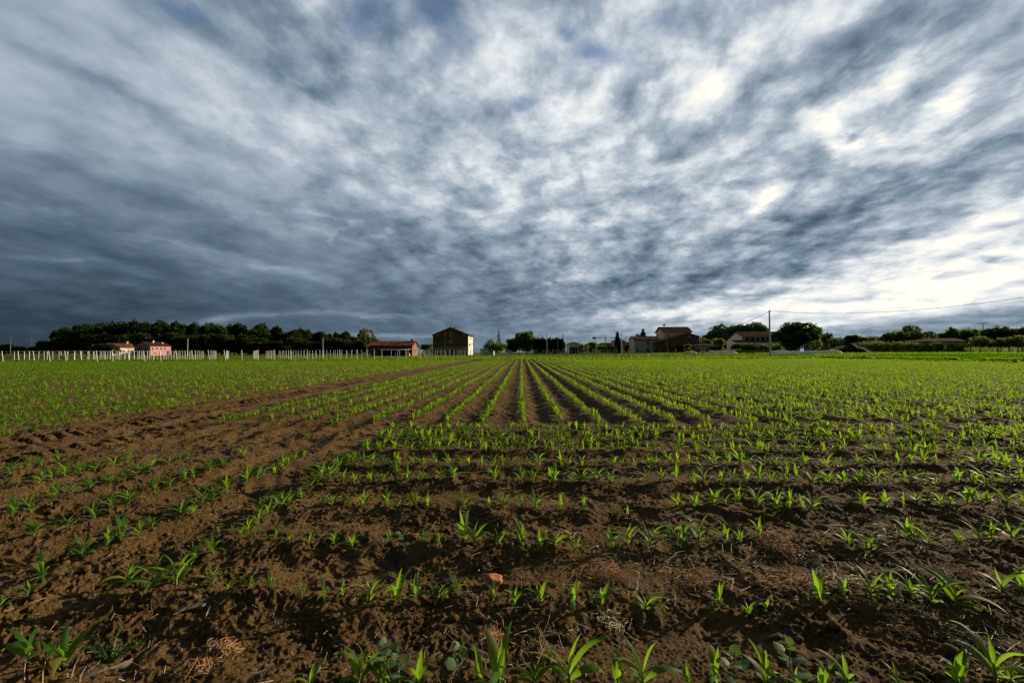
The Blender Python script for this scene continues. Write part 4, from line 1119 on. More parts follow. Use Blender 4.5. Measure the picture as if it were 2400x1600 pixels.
def chimney(rf, x, y, z, s=.6, h=1.0, mat=None):
    mb = MB(); mb.box(x - s / 2, x + s / 2, y - s / 2, y + s / 2, z - .8, z + h); mb.box(x - s * .7, x + s * .7, y - s * .7, y + s * .7, z + h, z + h + .12)
    mb.build('chimney', mat or M_STONE, rf)
def antenna(loc, h, label, bars=3, dish=False):
    o = root('roof_antenna', loc, 0, label, 'antenna'); mb = MB(); mb.tube([(0, 0, -.3), (0, 0, h)], .035, 5); mb.build('mast', M_METAL, o)
    mb = MB()
    for k in range(bars):
        z = h * (.6 + .18 * k); mb.tube([(-.5, 0, z), (.5, 0, z)], .025, 4)
        for q in (-.4, -.13, .13, .4): mb.tube([(q, -.3, z), (q, .3, z)], .015, 3)
    mb.build('rods', M_METAL, o)
    return o
def X_(px, Y): return at(px, 830, Y).x
def Z_(px, py, Y): return at(px, py, Y).z

# pink farmhouse
Y = 270; c = at(352, 830, Y); zb = .25; eh = Z_(352, 810, Y) - zb; rh = Z_(352, 800.5, Y) - zb
ang = math.atan2(.95, .3)          # facade direction
o, rf = house('farmhouse', 'pink farmhouse with a brown tiled roof before the dark wood', 'house', (c.x, Y, zb), 0, 12.3, 15.5,
              [(0, eh), (7.75, rh), (15.5, eh)], 'x', M_PINK, M_TILEB, .6)
o.rotation_euler = (0, 0, ang)      # x axis of the house runs along the lit facade
for u in (1.4, 3.9, 6.4, 8.6): opening(o, 'front', u, eh * .62, .95, eh * .22)
for u in (2.6, 5.8): opening(o, 'front', u, eh * .12, .95, eh * .24)
opening(o, 'front', 10.7, -.1, 1.9, eh * .42, 'door', True, pm=M_DARK)
for u in (4.6, 10.6): opening(o, 'left', u, eh * .55, 1.7, eh * .28, pm=M_DARK)
chimney(rf, 5.2, 6.0, rh - .5, .8, 1.2, M_WHITEW); chimney(rf, 9.6, 4.2, rh - 2.0, .7, 1.5, M_WHITEW)
# white hall behind
Y = 292; c = at(262, 830, Y); eh = Z_(262, 813, Y) - .25; rh = Z_(262, 804, Y) - .25
o, rf = house('farm_hall', 'long white hall with a brown roof left of the pink farmhouse', 'building', (c.x, Y, .25), math.atan2(.9, .45), 12.5, 15,
              [(0, eh), (7.5, rh), (15, eh)], 'x', M_WHITEW, M_TILER, .8)
for u in (1.5, 3.2, 4.9, 6.6, 9.4, 11.1): opening(o, 'front', u, eh * .40, 1.3, eh * .22)
chimney(rf, 11, 7, rh - .3, 1.0, 1.6, M_WHITEW)

# low red roofed farm building
Y = 150; xl, xr = X_(868, Y), X_(966, Y); zb = zof(xl, Y); eh = Z_(915, 809.5, Y) - zb; rh = Z_(915, 800, Y + 4) - zb; W = xr - xl
o, rf = house('farm_building', 'low old farm building with a sagging red tiled roof', 'house', (xl, Y, zb), 0, W, 8.5, [(0, eh), (4.4, rh), (8.5, eh * .9)], 'x', M_OLDBR, M_TILER, .45)
for u, w__ in ((1.3, 1.2), (3.4, 1.1)): opening(o, 'front', u, .3, w__, 1.9, 'door', pm=M_DARK)
opening(o, 'right', 4.0, 1.3, 1.0, 1.2)
chimney(rf, W - 1.1, 4.0, rh - .2, .75, .9, M_OLDBR)
xp = X_(898, Y) - xl; pe = Z_(930, 817.5, Y) - zb
mb = MB(); mb.prism([(-.08, pe), (-3.2, pe - .45), (-3.2, pe - .35), (-.08, pe + .1)], 'x', xp, W - .5); mb.build('canopy', simple_mat('pale_sheet', (0.36, 0.30, 0.22), (0.45, 0.4, 0.3), 1), o)
for q in (xp + .1, (xp + W) / 2, W - .7):
    mb = MB(); mb.box(q, q + .14, -3.1, -2.96, -.5, pe - .42); mb.build('post', M_STONE, o)
mb = MB(); mb.box(xp + .4, W - .8, -.05, .02, -.3, pe - .35); mb.build('panel', M_DARK, o)
p = at(957, 828, 146)
mb = MB(); mb.box(-.45, .45, -.3, .3, -.1, .9); mb.box(-.5, .5, -.35, .35, .9, .98); mb.tube([(-.4, -.3, .05), (-.4, -.36, .05)], .15, 8); mb.tube([(.4, -.3, .05), (.4, -.36, .05)], .15, 8)
tag(mb.build('storage_box', M_WHITEW, loc=(p.x, 146, zof(p.x, 146))), 'small white storage box under the canopy of the red roofed farm', 'box')

# tall brick barn in the middle
Y = 200; xl, xr = X_(1014.5, Y), X_(1097.5, Y); zb = zof(xl, Y); W = xr - xl
el = Z_(1014, 784.5, Y) - zb; er = Z_(1097, 784.5, Y) - zb; rh = Z_(1056, 767.5, Y) - zb
o, rf = house('brick_barn', 'tall brown brick barn with a gable front and one sunlit white side', 'barn', (xl, Y, zb), 0, W, 19, [(0, el), (W / 2, rh), (W, er)], 'y', M_OLDBR, M_TILEB, .75)
mb = MB(); mb.box(W + .003, W + .012, .0, 19, -.5, er - .15); mb.build('side_wall', M_WHITEW, o)
zb2 = Z_(1056, 812, Y) - zb
mb = MB(); mb.box(.3, W + .04, -.05, .02, -.5, zb2); mb.build('plaster_band', M_STONE, o)
k = W / 83.0
opening(o, 'front', (1056.5 - 1014.5) * k, Z_(1056, 790, Y) - zb, 8 * k, 10 * k, 'window', True, M_STONE, M_SHUT)
opening(o, 'front', (1056.5 - 1014.5) * k, Z_(1056, 806, Y) - zb, 8 * k, 10 * k, 'window', False, M_STONE, M_STONE)
mb = MB(); mb.box((1042 - 1014.5) * k, (1045 - 1014.5) * k, -.09, .02, zb2, Z_(1044, 778, Y) - zb); mb.build('pilaster', M_STONE, o)
for px in (1025, 1088):
    mb = MB(); mb.box((px - 3 - 1014.5) * k, (px + 3 - 1014.5) * k, -.04, .02, Z_(px, 788, Y) - zb, Z_(px, 784, Y) - zb); mb.build('patch', M_STONE, o)
for px in (1030, 1047, 1062, 1080): opening(o, 'front', (px - 1014.5) * k, 0.0, 8 * k, 9 * k, 'door', True, M_STONE, M_DARK)
for u, z_, w__, h_ in ((4, 7.5, 1.2, 1.7), (9, 7.5, 1.2, 1.7), (14, 7.5, 1.2, 1.7), (5, 3.2, 1.2, 1.6), (12, 3.2, 1.2, 1.6), (9, 0, 1.6, 2.2)):
    opening(o, 'right', u, z_, w__, h_, 'door' if z_ == 0 else 'window', pm=M_DARK)
mb = MB(); mb.box(W + .06, W + 1.4, 3, 9, 5.1, 5.25); mb.build('canopy', M_TILEB, o)
chimney(rf, W / 2 + 1.5, 3, rh - .6, .6, .9, M_OLDBR)
antenna((xl + W / 2 + .9, Y + 2, zb + rh + .2), 2.6, 'thin television aerial on the ridge of the tall brick barn')

# low white shed right of the barn
Y = 185; xl, xr = X_(1126, Y), X_(1157, Y); zb = zof(xl, Y); eh = Z_(1140, 818, Y) - zb; W = xr - xl
o, rf = house('white_shed', 'low whitewashed shed between the barn and the green shrub', 'shed', (xl, Y, zb), 0, W, 5, [(0, eh - .2), (2.5, eh + .1), (5, eh - .2)], 'x', M_WHITEW, M_TILEG, .3)
opening(o, 'front', W * .45, 0, .9, 1.3, 'door', pm=M_SHUT)

# small shed beyond the right vineyard
Y = 230; xl, xr = X_(1332, Y), X_(1357, Y); zb = zof(xl, Y); W = xr - xl; eh = Z_(1345, 805.5, Y) - zb; rh = Z_(1345, 802, Y) - zb
o, rf = house('garage', 'small beige garage with a dark curved roof beside the grey pole', 'garage', (xl, Y, zb), 0, W, 7, [(0, eh), (W * .25, rh - .25), (W * .5, rh), (W * .75, rh - .25), (W, eh)], 'y', M_CREAM, M_TILEG, .4)
opening(o, 'front', W * .5, 0, W * .7, Z_(1345, 813.5, Y) - zb, 'door', pm=M_DARK)

# cream house
Y = 190; xl, xr = X_(1487, Y), X_(1546, Y); zb = zof(xl, Y); W = xr - xl; eh = Z_(1510, 796.5, Y) - zb; rh = Z_(1510, 788.5, Y + 4.5) - zb
o, rf = house('cream_house', 'plain cream two storey house with a grey brown roof', 'house', (xl, Y, zb), 0, W, 9, [(0, eh), (4.5, rh), (9, eh)], 'x', M_CREAM, M_TILEB, .4)
k = .19
opening(o, 'front', (1518.5 - 1487) * k, Z_(1518, 809.5, Y) - zb, 5.5 * k, 13 * k, 'window', pm=M_SHUT)
opening(o, 'front', (1518.5 - 1487) * k, 0, 5 * k, 9.5 * k, 'door', pm=M_DARK)
opening(o, 'front', (1493 - 1487) * k, .3, 5 * k, 8 * k, 'window', pm=M_DARK)
opening(o, 'front', (1536 - 1487) * k, 1.0, 4 * k, 4 * k, 'window', pm=M_DARK)
mb = MB(); mb.tube([(W - .1, -.1, 0), (W - .1, -.1, eh - .1)], .06, 6); mb.build('drainpipe', M_METAL, o)

# tall farmhouse
Y = 215; xl, xr = X_(1556, Y), X_(1621, Y); zb = zof(xl, Y); W = xr - xl; eh = Z_(1590, 777.5, Y) - zb; rh = Z_(1590, 766.5, Y + 6) - zb
o, rf = house('tall_farmhouse', 'tall three storey farmhouse with a dark red roof', 'house', (xl, Y, zb), 0, W, 12, [(0, eh), (6, rh), (12, eh)], 'x', M_CREAM, M_TILEB, .7)
k = .215
for px in (1568, 1582, 1598, 1612): opening(o, 'front', (px - 1556) * k, Z_(px, 790, Y) - zb, 4.5 * k, 6 * k, 'window', pm=M_BRICK if px == 1568 else M_SHUT)
for u in (3.5, 8.5): opening(o, 'left', u, Z_(1590, 789, Y) - zb, 1.1, 1.5, 'window', pm=M_DARK)
opening(o, 'left', 6, 4.2, 1.1, 1.5, 'window', pm=M_DARK)
antenna((X_(1564.5, 221), 221, zb + rh), 4.2, 'tall thin television aerial on the tall farmhouse roof')
ds = root('satellite_dish', (X_(1557, 221), 221, zb + rh + .2), 0, 'dark satellite dish on the ridge of the tall farmhouse', 'dish')
mb = MB(); mb.tube([(0, 0, -.3), (0, 0, .8)], .04, 5); mb.build('mast', M_METAL, ds)
mb = MB(); mb.tube([(0, .02, .9), (0, -.1, .92), (0, -.2, .95)], [.18, .45, .6], 12); mb.build('dish', M_DPOLE, ds)

# brick barn before it
Y = 188; xl, xr = X_(1537, Y), X_(1640, Y); zb = zof(xl, Y); W = xr - xl; k = .188
prof = [(0, Z_(1537, 803.5, Y) - zb), ((1612 - 1537) * k, Z_(1612, 780.5, Y) - zb), (W, Z_(1640, 788.5, Y) - zb)]
o, rf = house('brick_farm_barn', 'dark red brick barn with a lopsided gable before the tall farmhouse', 'barn', (xl, Y, zb), 0, W, 14, prof, 'y', M_BRICK, M_TILEB, .6)
for px, w__, h_ in ((1547, 8, 12), (1566, 12, 13), (1593, 14, 15)): opening(o, 'front', (px - 1537) * k, 0, w__ * k, h_ * k, 'door', False, M_STONE, M_DARK)
opening(o, 'front', (1616 - 1537) * k, Z_(1616, 791, Y) - zb, 4 * k, 6 * k, 'window', pm=M_CREAM)
opening(o, 'front', (1597 - 1537) * k, Z_(1597, 803, Y) - zb, 7 * k, 6 * k, 'window', pm=M_DARK)
mb = MB(); a0 = (1588 - 1537) * k; ze = Z_(1600, 811, Y) - zb; zt = Z_(1600, 806.5, Y) - zb
mb.prism([(-.05, zt), (-3.6, ze), (-3.6, ze + .14), (-.05, zt + .16)], 'x', a0, W + 2.6); mb.build('lean_to_roof', M_TILEG, o)
for q in (a0 + .3, a0 + 3.6, a0 + 7, W + 2.0):
    mb = MB(); mb.box(q, q + .2, -3.4, -3.2, -.5, ze); mb.build('pillar', M_BRICK, o)
# low brick wing
Y = 193; xl, xr = X_(1643, Y), X_(1693, Y); zb = zof(xl, Y); W = xr - xl; eh = Z_(1670, 811, Y) - zb; rh = Z_(1670, 807, Y + 3) - zb
o, rf = house('brick_wing', 'long low brick wing with a flat dark roof right of the barn', 'building', (xl, Y, zb), 0, W, 6, [(0, eh), (3, rh), (6, eh)], 'x', M_BRICK, M_TILEG, .4)
for u in (2, 5): opening(o, 'front', u, .0, 1.6, 2.0, 'door', pm=M_DARK)
# small white gable behind
Y = 240; xl, xr = X_(1661, Y), X_(1672, Y); zb = zof(xl, Y); W = xr - xl; eh = Z_(1666, 801, Y) - zb; rh = Z_(1666, 796, Y) - zb
o, rf = house('white_cottage', 'tiny white gabled cottage between two light green trees', 'house', (xl, Y, zb), 0, W, 8, [(0, eh), (W / 2, rh), (W, eh)], 'y', M_WHITEW, M_TILEB, .3)
opening(o, 'front', W / 2, eh * .5, .9, 1.1)
# long farm building with a beige gable
Y = 200; xl, xr = X_(1740, Y), X_(1850, Y); zb = zof(xl, Y); W = xr - xl; eh = Z_(1780, 787.5, Y) - zb; rh = Z_(1780, 778, Y + 7) - zb
el = Z_(1705, 797, Y) - zb
o, rf = house('long_farm_building', 'long farm building with a beige gable and brown roof beside the big dark tree', 'building', (xl, Y, zb), 0, W, 15, [(0, eh), (5.5, rh), (15, el)], 'x', M_CREAM, M_TILEB, .5)
k = .2
zo = Z_(1780, 796, Y) - zb
for px in range(1752, 1846, 12): opening(o, 'front', (px - 1740) * k, zo, 9 * k, 5.5 * k, 'window', fm=M_BRICK, pm=M_DARK)
mb = MB(); z1 = Z_(1780, 797.5, Y) - zb; z2 = Z_(1780, 808, Y - 9) - zb
mb.prism([(-.05, z1), (-9, z2), (-9, z2 + .15), (-.05, z1 + .18)], 'x', -5.0, W - 1); mb.build('lean_to_roof', M_TILEG, o)
mb = MB(); mb.box(-4.6, W - 1.4, -8.6, -8.45, -.6, z2 - .1); mb.build('lean_to_wall', M_BRICK, o)
# small brick outbuilding right of the big tree
Y = 160; xl, xr = X_(1922, Y), X_(1944, Y); zb = zof(xl, Y); W = xr - xl; k = .16
prof = [(0, Z_(1922, 797, Y) - zb), (.6, Z_(1922, 796, Y) - zb), (W, Z_(1944, 803, Y) - zb)]
o, rf = house('brick_outbuilding', 'small brick outbuilding with a sloping roof right of the big dark tree', 'building', (xl, Y, zb), 0, W, 9, prof, 'y', M_BRICK, M_TILEB, .9)
opening(o, 'front', (1933 - 1922) * k, 0, 6 * k, 12 * k, 'door', pm=M_SHUT)
mb = MB(); mb.box(W - .35, W + .05, -.1, .3, -.5, prof[2][1] - .1); mb.build('pillar', M_CREAM, o)
# roofs behind the hedge
for (pa, pb, pr0, pr1, pe, pr, Y, wm, nm, lb) in [(2162, 2262, 2182, 2240, 799, 792.5, 150, M_YELL, 'yellow_house', 'yellow house whose wide brown roof shows above the hedge'),
                                            (2036, 2076, 2046, 2066, 803.5, 797.5, 165, M_CREAM, 'low_house', 'small brown roof showing between trees above the hedge')]:
    xl, xr = X_(pa, Y), X_(pb, Y); zb = zof(xl, Y); W = xr - xl; eh = Z_((pa + pb) / 2, pe, Y) - zb; rh = Z_((pa + pb) / 2, pr, Y + 4.5) - zb
    o = root(nm, (xl, Y, zb), 0, lb, 'house'); mb = MB(); mb.box(0, W, 0, 9, -.5, eh); mb.build('wall', wm, o); o['_w'] = W; o['_d'] = 9
    r0, r1 = X_(pr0, Y + 4.5) - xl, X_(pr1, Y + 4.5) - xl
    mb = MB(); e = .5; A = [(-e, -e, eh), (W + e, -e, eh), (W + e, 9 + e, eh), (-e, 9 + e, eh)]; r0_, r1_ = (r0, 4.5, rh), (r1, 4.5, rh)
    mb.v = A + [r0_, r1_]; mb.f = [(0, 1, 5, 4), (2, 3, 4, 5), (1, 2, 5), (3, 0, 4), (3, 2, 1, 0)]
    mb.build('roof', M_TILEB, o)
    for q in (.2, .45, .7): opening(o, 'front', W * q, .9, 1.0, 1.3)
# village roofs far behind
VIL = [(1376, 1392, 809, 805, 330, M_STONE, M_TILER), (1412, 1436, 808.5, 803.5, 290, M_BRICK, M_TILEB), (1392, 1410, 809, 806, 350, M_CREAM, M_TILEB), (1440, 1466, 803, 797.5, 300, M_CREAM, M_TILEB), (1458, 1478, 806, 801, 280, M_STONE, M_TILEB), (1452, 1470, 812, 808, 260, M_CREAM, M_TILEB),
       (1310, 1326, 812, 808, 330, M_CREAM, M_TILEG)]
for i, (pa, pb, pe, pr, Y, wm, rm) in enumerate(VIL):
    xl, xr = X_(pa, Y), X_(pb, Y); zb = zof(xl, Y); W = xr - xl; eh = Z_(pa, pe, Y) - zb; rh = Z_(pa, pr, Y) - zb
    o, rf = house('village_house', 'small distant village house under the wires, %s from the front' % ordn(i + 1) if False else
                  ['red roofed village house left of the bright green tree', 'dark brick village house under the tower crane', 'pale low village house left of the crane mast',
                   'highest village house behind the left spruce', 'village house beside the white pole', 'low cream village house behind the spruce foot', 'tiny grey roofed hut behind the cypress row'][i],
                  'house', (xl, Y, zb), 0, W, 9, [(0, eh), (4.5, rh), (9, eh)], 'x', wm, rm, .4, 'distant village houses')
    for q in (.25, .7): opening(o, 'front', W * q, eh * .45, 1.1, 1.3)

# ---------------------------------------------------------------- poles and wires
def pole(px, ptop, Y, r, mat, label, cross=0, name='utility_pole', lamp=False):
    p = at(px, ptop, Y); z = zof(p.x, Y); o = root(name, (p.x, Y, z), 0, label, 'pole')
    H = p.z - z; mb = MB(); mb.tube([(0, 0, -.5), (0, 0, H)], [r * 1.25, r * .8], 10); mb.build('shaft', mat, o)
    if cross:
        mb = MB()
        for c_ in range(cross): mb.box(-.9, .9, -.05, .05, H - .4 - c_ * .8, H - .28 - c_ * .8)
        mb.build('crossarm', mat, o)
        for q in (-.8, .8):
            mb = MB(); mb.tube([(q, 0, H - .28), (q, 0, H - .1)], [.06, .04], 6); mb.build('insulator', M_METAL, o)
    else:
        mb = MB(); mb.tube([(.0, -.02, H - .15), (r + .18, -.02, H - .15)], .04, 5); mb.tube([(r + .18, -.02, H - .15), (r + .18, -.02, H - .38)], .06, 6); mb.build('bracket', M_METAL, o)
    return o, Vector((p.x, Y, p.z))
_, TOPM = pole(1803, 727, 92, .165, M_POLE, 'tall grey concrete pole at the field edge carrying a cable to both sides')
_, t1 = pole(1281.5, 781, 205, .14, M_POLE, 'pale slim pole rising before the cypress row')
_, t2 = pole(1319.5, 782.5, 260, .16, M_DPOLE, 'pole with two crossarms at the end of the cypress row', 2)
_, t3 = pole(1307, 791, 215, .12, M_DPOLE, 'dark slim pole inside the cypress row')
_, t4 = pole(1357.5, 797, 215, .13, M_DPOLE, 'short dark pole against the right wall of the beige garage')
_, t5 = pole(1395.5, 790, 225, .14, M_DPOLE, 'dark pole beside the bright green village tree')
_, t6 = pole(1456, 782, 120, .12, M_POST, 'white pole standing in the grass beside the spruce')
_, t7 = pole(1465.5, 789, 240, .12, M_DPOLE, 'thin dark pole behind the white pole')
_, t8 = pole(1332, 803, 200, .12, M_POST, 'short white pole left of the beige garage')
_, t9 = pole(25, 790, 210, .17, M_DPOLE, 'dark power pole at the far left edge', 1)
_, t10 = pole(440, 793, 215, .17, M_POLE, 'pale pole before the wood right of the pink farmhouse')
_, t11 = pole(757, 792, 190, .14, M_POLE, 'pale pole before the wood left of the sparse tree')
_, t12 = pole(1563, 770, 150, .09, simple_mat('rusty_pole', (0.14, 0.06, 0.03), (0.2, 0.09, 0.05), 4), 'thin rusty pole before the dark red brick barn')
_, t13 = pole(1352 - 12, 798, 300, .12, M_DPOLE, 'very thin far pole above the beige garage')
M_CABLE = simple_mat('black_cable', (0.03, 0.03, 0.03), None, rough=.6)
def cable(a, b, sag, r, label, n=24):
    a = Vector(a); b = Vector(b); pts = []
    for i in range(n + 1):
        t_ = i / n; q = a.lerp(b, t_); q.z -= sag * 4 * t_ * (1 - t_); pts.append(q)
    mb = MB(); mb.tube(pts, r, 5); tag(mb.build('power_cable', M_CABLE), label, 'cable')
_, TOPR = pole(2560, 668, 60, .165, M_POLE, 'tall concrete pole outside the right edge of the field')
cable(TOPM + Vector((.3, 0, -.15)), TOPR + Vector((0, 0, -.15)), 1.75, .030, 'black twisted cable sagging from the tall pole off to the right')
cable(TOPM + Vector((0, 0, -.25)), at(1622, 778, 214), 2.3, .045, 'black cable from the tall pole down to the tall farmhouse')
cable(t1 + Vector((0, 0, -.2)), t2 + Vector((0, 0, -.2)), .6, .03, 'thin cable between the pale pole and the crossarm pole')
cable(t2 + Vector((0, 0, -.2)), t5 + Vector((0, 0, 0)), .8, .03, 'thin cable from the crossarm pole to the dark village pole')
cable(t5 + Vector((0, 0, -.1)), t6 + Vector((0, 0, -.2)), 1.0, .025, 'thin cable between the dark village pole and the white pole')
cable(t6 + Vector((0, 0, -.1)), at(1556, 786, 216), 1.3, .025, 'thin cable from the white pole to the tall farmhouse')
cable(at(1110, 797, 210), t1 + Vector((0, 0, -.3)), 1.4, .022, 'thin cable from the brick barn to the pale pole')
cable(t9 + Vector((0, 0, -.2)), at(330, 806, 262), 1.2, .02, 'thin cable from the left edge pole to the pink farmhouse')
# lattice pylon
p = at(73.5, 791.5, 620); zb = .25; H = p.z - zb
o = root('lattice_pylon', (p.x, 620, zb), 0, 'small grey lattice pylon on the far left horizon', 'pylon'); mb = MB()
for sx in (-1, 1):
    for sy in (-1, 1): mb.tube([(sx * 2.2, sy * 2.2, 0), (sx * .7, sy * .7, H)], [.16, .12], 4)
for i in range(7):
    z0_, z1_ = H * i / 7, H * (i + 1) / 7; a = 2.2 - 1.5 * i / 7; b = 2.2 - 1.5 * (i + 1) / 7
    for s_ in (-1, 1):
        mb.tube([(-a, s_ * a, z0_), (b, s_ * b, z1_)], .08, 3); mb.tube([(a, s_ * a, z0_), (-b, s_ * b, z1_)], .08, 3)
        mb.tube([(s_ * a, -a, z0_), (s_ * b, b, z1_)], .08, 3)
mb.build('lattice', M_DPOLE, o)
mb = MB()
for z_ in (.72, .86): mb.tube([(-4, 0, H * z_), (0, 0, H * z_ + .6), (4, 0, H * z_)], [.1, .16, .1], 4)
mb.build('crossarm', M_DPOLE, o)
# tower crane
p = at(1419, 786, 420); zb = zof(p.x, 420); H = p.z - zb
o = root('tower_crane', (p.x, 420, zb), 0, 'distant tower crane with a horizontal jib above the village', 'crane')
M_CRANE = simple_mat('crane_paint', (0.20, 0.08, 0.05), (0.24, 0.12, 0.08), 2)
mb = MB()
for sx in (-.5, .5):
    for sy in (-.5, .5): mb.tube([(sx, sy, 0), (sx, sy, H - 2.4)], .14, 4)
for i in range(10): mb.tube([(-.5, -.5, (H - 2.4) * i / 10), (.5, -.5, (H - 2.4) * (i + 1) / 10)], .09, 3)
mb.tube([(0, 0, H - 2.4), (0, 0, H)], [.5, .12], 4); mb.build('mast', M_CRANE, o)
mb = MB(); mb.tube([(-12, 0, H - 2), (11, 0, H - 2)], .16, 4); mb.tube([(-12, 0, H - 2.6), (11, 0, H - 2.6)], .12, 4); mb.tube([(0, 0, H), (9, 0, H - 2)], .06, 3); mb.tube([(0, 0, H), (-10, 0, H - 2)], .06, 3); mb.build('jib', M_CRANE, o)
mb = MB(); mb.box(-12.6, -10.2, -.6, .6, H - 3.4, H - 1.4); mb.build('counterweight', M_DPOLE, o)
# floodlight mast
p = at(2304, 757, 300); zb = zof(p.x, 300); H = p.z - zb
o = root('floodlight_mast', (p.x, 300, zb), 0, 'tall mast with a flat ring of lamps above the right trees', 'light mast')
mb = MB(); mb.tube([(0, 0, 0), (0, 0, H)], [.4, .2], 8); mb.build('shaft', M_METAL, o)
mb = MB(); mb.tube([(0, 0, H - .2), (0, 0, H)], [1.4, 1.4], 12); mb.build('ring', M_DPOLE, o)
for k_ in range(6):
    a = k_ * math.pi / 3; mb = MB(); mb.box(-.5, .5, -.35, .35, -.25, .1, Matrix.Translation((math.cos(a) * 2.3, math.sin(a) * 2.3, H - .1)) @ Matrix.Rotation(a, 4, 'Z')); mb.build('lamp', M_DPOLE, o)
# film tunnels
M_FILM = leaf_mat('white_film', (0.80, 0.80, 0.80), (0.9, 0.9, 0.88), (0.85, 0.85, 0.83), .5, .6, .1)
def tunnel(pa, pb, ptop, Y, label, seed):
    a = X_(pa, Y); b = X_(pb, Y); z = zof((a + b) / 2, Y); H = max(.85, Z_((pa + pb) / 2, ptop, Y) - z)
    n, mseg = int((b - a) / .35) + 4, 10; V = []
    for i in range(n + 1):
        x = (b - a) * i / n; e = min(1, .45 + min(i, n - i) * .28); hh_ = H * e * (1 + .22 * float(perlin(np.array([x * .55]), np.array([seed + .5]), 3)[0]) - .09 * (i % 4 == 0))
        for k_ in range(mseg + 1):
            t_ = math.pi * k_ / mseg; V.append((x, -math.cos(t_) * .75 * e, math.sin(t_) * hh_ - .02))
    F = [(i * (mseg + 1) + k_, i * (mseg + 1) + k_ + 1, (i + 1) * (mseg + 1) + k_ + 1, (i + 1) * (mseg + 1) + k_) for i in range(n) for k_ in range(mseg)]
    o = link('film_tunnel', np_mesh('film_tunnel', V, F, True), M_FILM); o.location = (a, Y, z); tag(o, label, 'plastic tunnel')
tunnel(1800, 1974, 824.5, 104, 'long low white plastic tunnel between the tall pole and the earth heap', 1)
tunnel(1658, 1688, 822.5, 128, 'short white plastic tunnel right of the garden shelter', 2)
tunnel(1683, 1726, 823.8, 122, 'middle length white plastic tunnel before the vegetable bed', 3)
tunnel(1605, 1632, 822.5, 126, 'small white plastic tunnel left of the garden shelter', 4)
# garden shelter
Y = 124; xl, xr = X_(1632, Y), X_(1658, Y); zb = zof(xl, Y); W = xr - xl; eh = Z_(1645, 815, Y) - zb
o = root('garden_shelter', (xl, Y, zb), 0, 'small open garden shelter with a slanted roof and one pale wall', 'shelter')
mb = MB(); mb.prism([(-1.3, eh - .15), (1.5, eh + .1), (1.5, eh + .2), (-1.3, eh - .05)], 'x', -.2, W + .2); mb.build('roof', M_TILEG, o)
for (x_, y_) in ((0, -1.1), (W, -1.1), (0, 1.3), (W, 1.3)): mb = MB(); mb.box(x_ - .05, x_ + .05, y_ - .05, y_ + .05, -.2, eh - .1); mb.build('post', M_METAL, o)
mb = MB(); mb.box(W * .62, W - .1, 1.0, 1.08, 0, eh * .75); mb.build('wall_panel', M_WHITEW, o)
# low white rail in the grass by the cream house
Y = 118; a, b = X_(1457, Y), X_(1527, Y); o = root('white_rail', (a, Y, zof(a, Y)), 0, 'low white rail in the grass before the cream house', 'rail')
zr = Z_(1490, 828, Y) - zof(a, Y)
mb = MB(); mb.box(0, b - a, -.04, .04, zr - .06, zr + .06); mb.build('rail', M_POST, o)
for q in range(6): mb = MB(); mb.box((b - a) * q / 5 - .04 + (.05 if q == 0 else 0) - (.05 if q == 5 else 0), (b - a) * q / 5 + .04, -.036, .036, -.2, zr - .065); mb.build('post', M_POST, o)
# a bird
p = at(747, 716, 90); o = root('bird', p, .6, 'tiny dark bird in the sky above the wood', 'bird'); mb = MB()
mb.tube([(-.22, 0, 0), (-.12, 0, .01), (0, 0, 0), (.12, 0, .0), (.2, 0, .03), (.25, 0, .02)], [.01, .05, .07, .05, .035, .008], 8)
for s_ in (-1, 1):
    b0 = len(mb.v); mb.v += [(-.08, s_ * .04, .02), (.08, s_ * .04, .02), (.03, s_ * .28, .14), (-.04, s_ * .3, .13), (-.08, s_ * .04, .0), (.08, s_ * .04, .0), (.03, s_ * .28, .125), (-.04, s_ * .3, .115), (-.12, s_ * .52, .04)]
    mb.f += [(b0, b0 + 1, b0 + 2, b0 + 3), (b0 + 4, b0 + 7, b0 + 6, b0 + 5), (b0 + 3, b0 + 2, b0 + 8), (b0 + 7, b0 + 8, b0 + 6)]
mb.build('body', M_CABLE, o)
# ---------------------------------------------------------------- things lying on the soil
M_STRAW = simple_mat('straw', (0.32, 0.22, 0.10), (0.75, 0.62, 0.40), 30, .7, .3)
M_ROOT = simple_mat('dry_roots', (0.30, 0.14, 0.055), (0.52, 0.29, 0.13), 25, .8, .2)
def strips(seed, items, wd):
    """items: (x, y, z, azimuth, length, bend, rise)"""
    V, F = [], []
    rs = random.Random(seed)
    for (x, y, z, az, L, bend, rise) in items:
        c, s = math.cos(az), math.sin(az); b = len(V); w_ = wd * rs.uniform(.6, 1.4); n = 4
        for k in range(n + 1):
            t_ = k / n - .5; a2 = az + bend * t_
            px_, py_ = x + math.cos(a2) * L * t_, y + math.sin(a2) * L * t_
            pz = z + rise * (k / n) + .25 * L * abs(bend) * .3 * (1 - 4 * t_ * t_)
            ox, oy = -math.sin(a2) * w_, math.cos(a2) * w_
            V += [(px_ - ox, py_ - oy, pz), (px_, py_, pz + w_ * 1.1), (px_ + ox, py_ + oy, pz)]
        for k in range(n):
            for j in range(2): F.append((b + k * 3 + j, b + k * 3 + j + 1, b + k * 3 + 4 + j, b + k * 3 + 3 + j))
    return np.array(V), np.array(F)
rs = random.Random(8); items = []
n = 0
xs_, ys_ = [], []
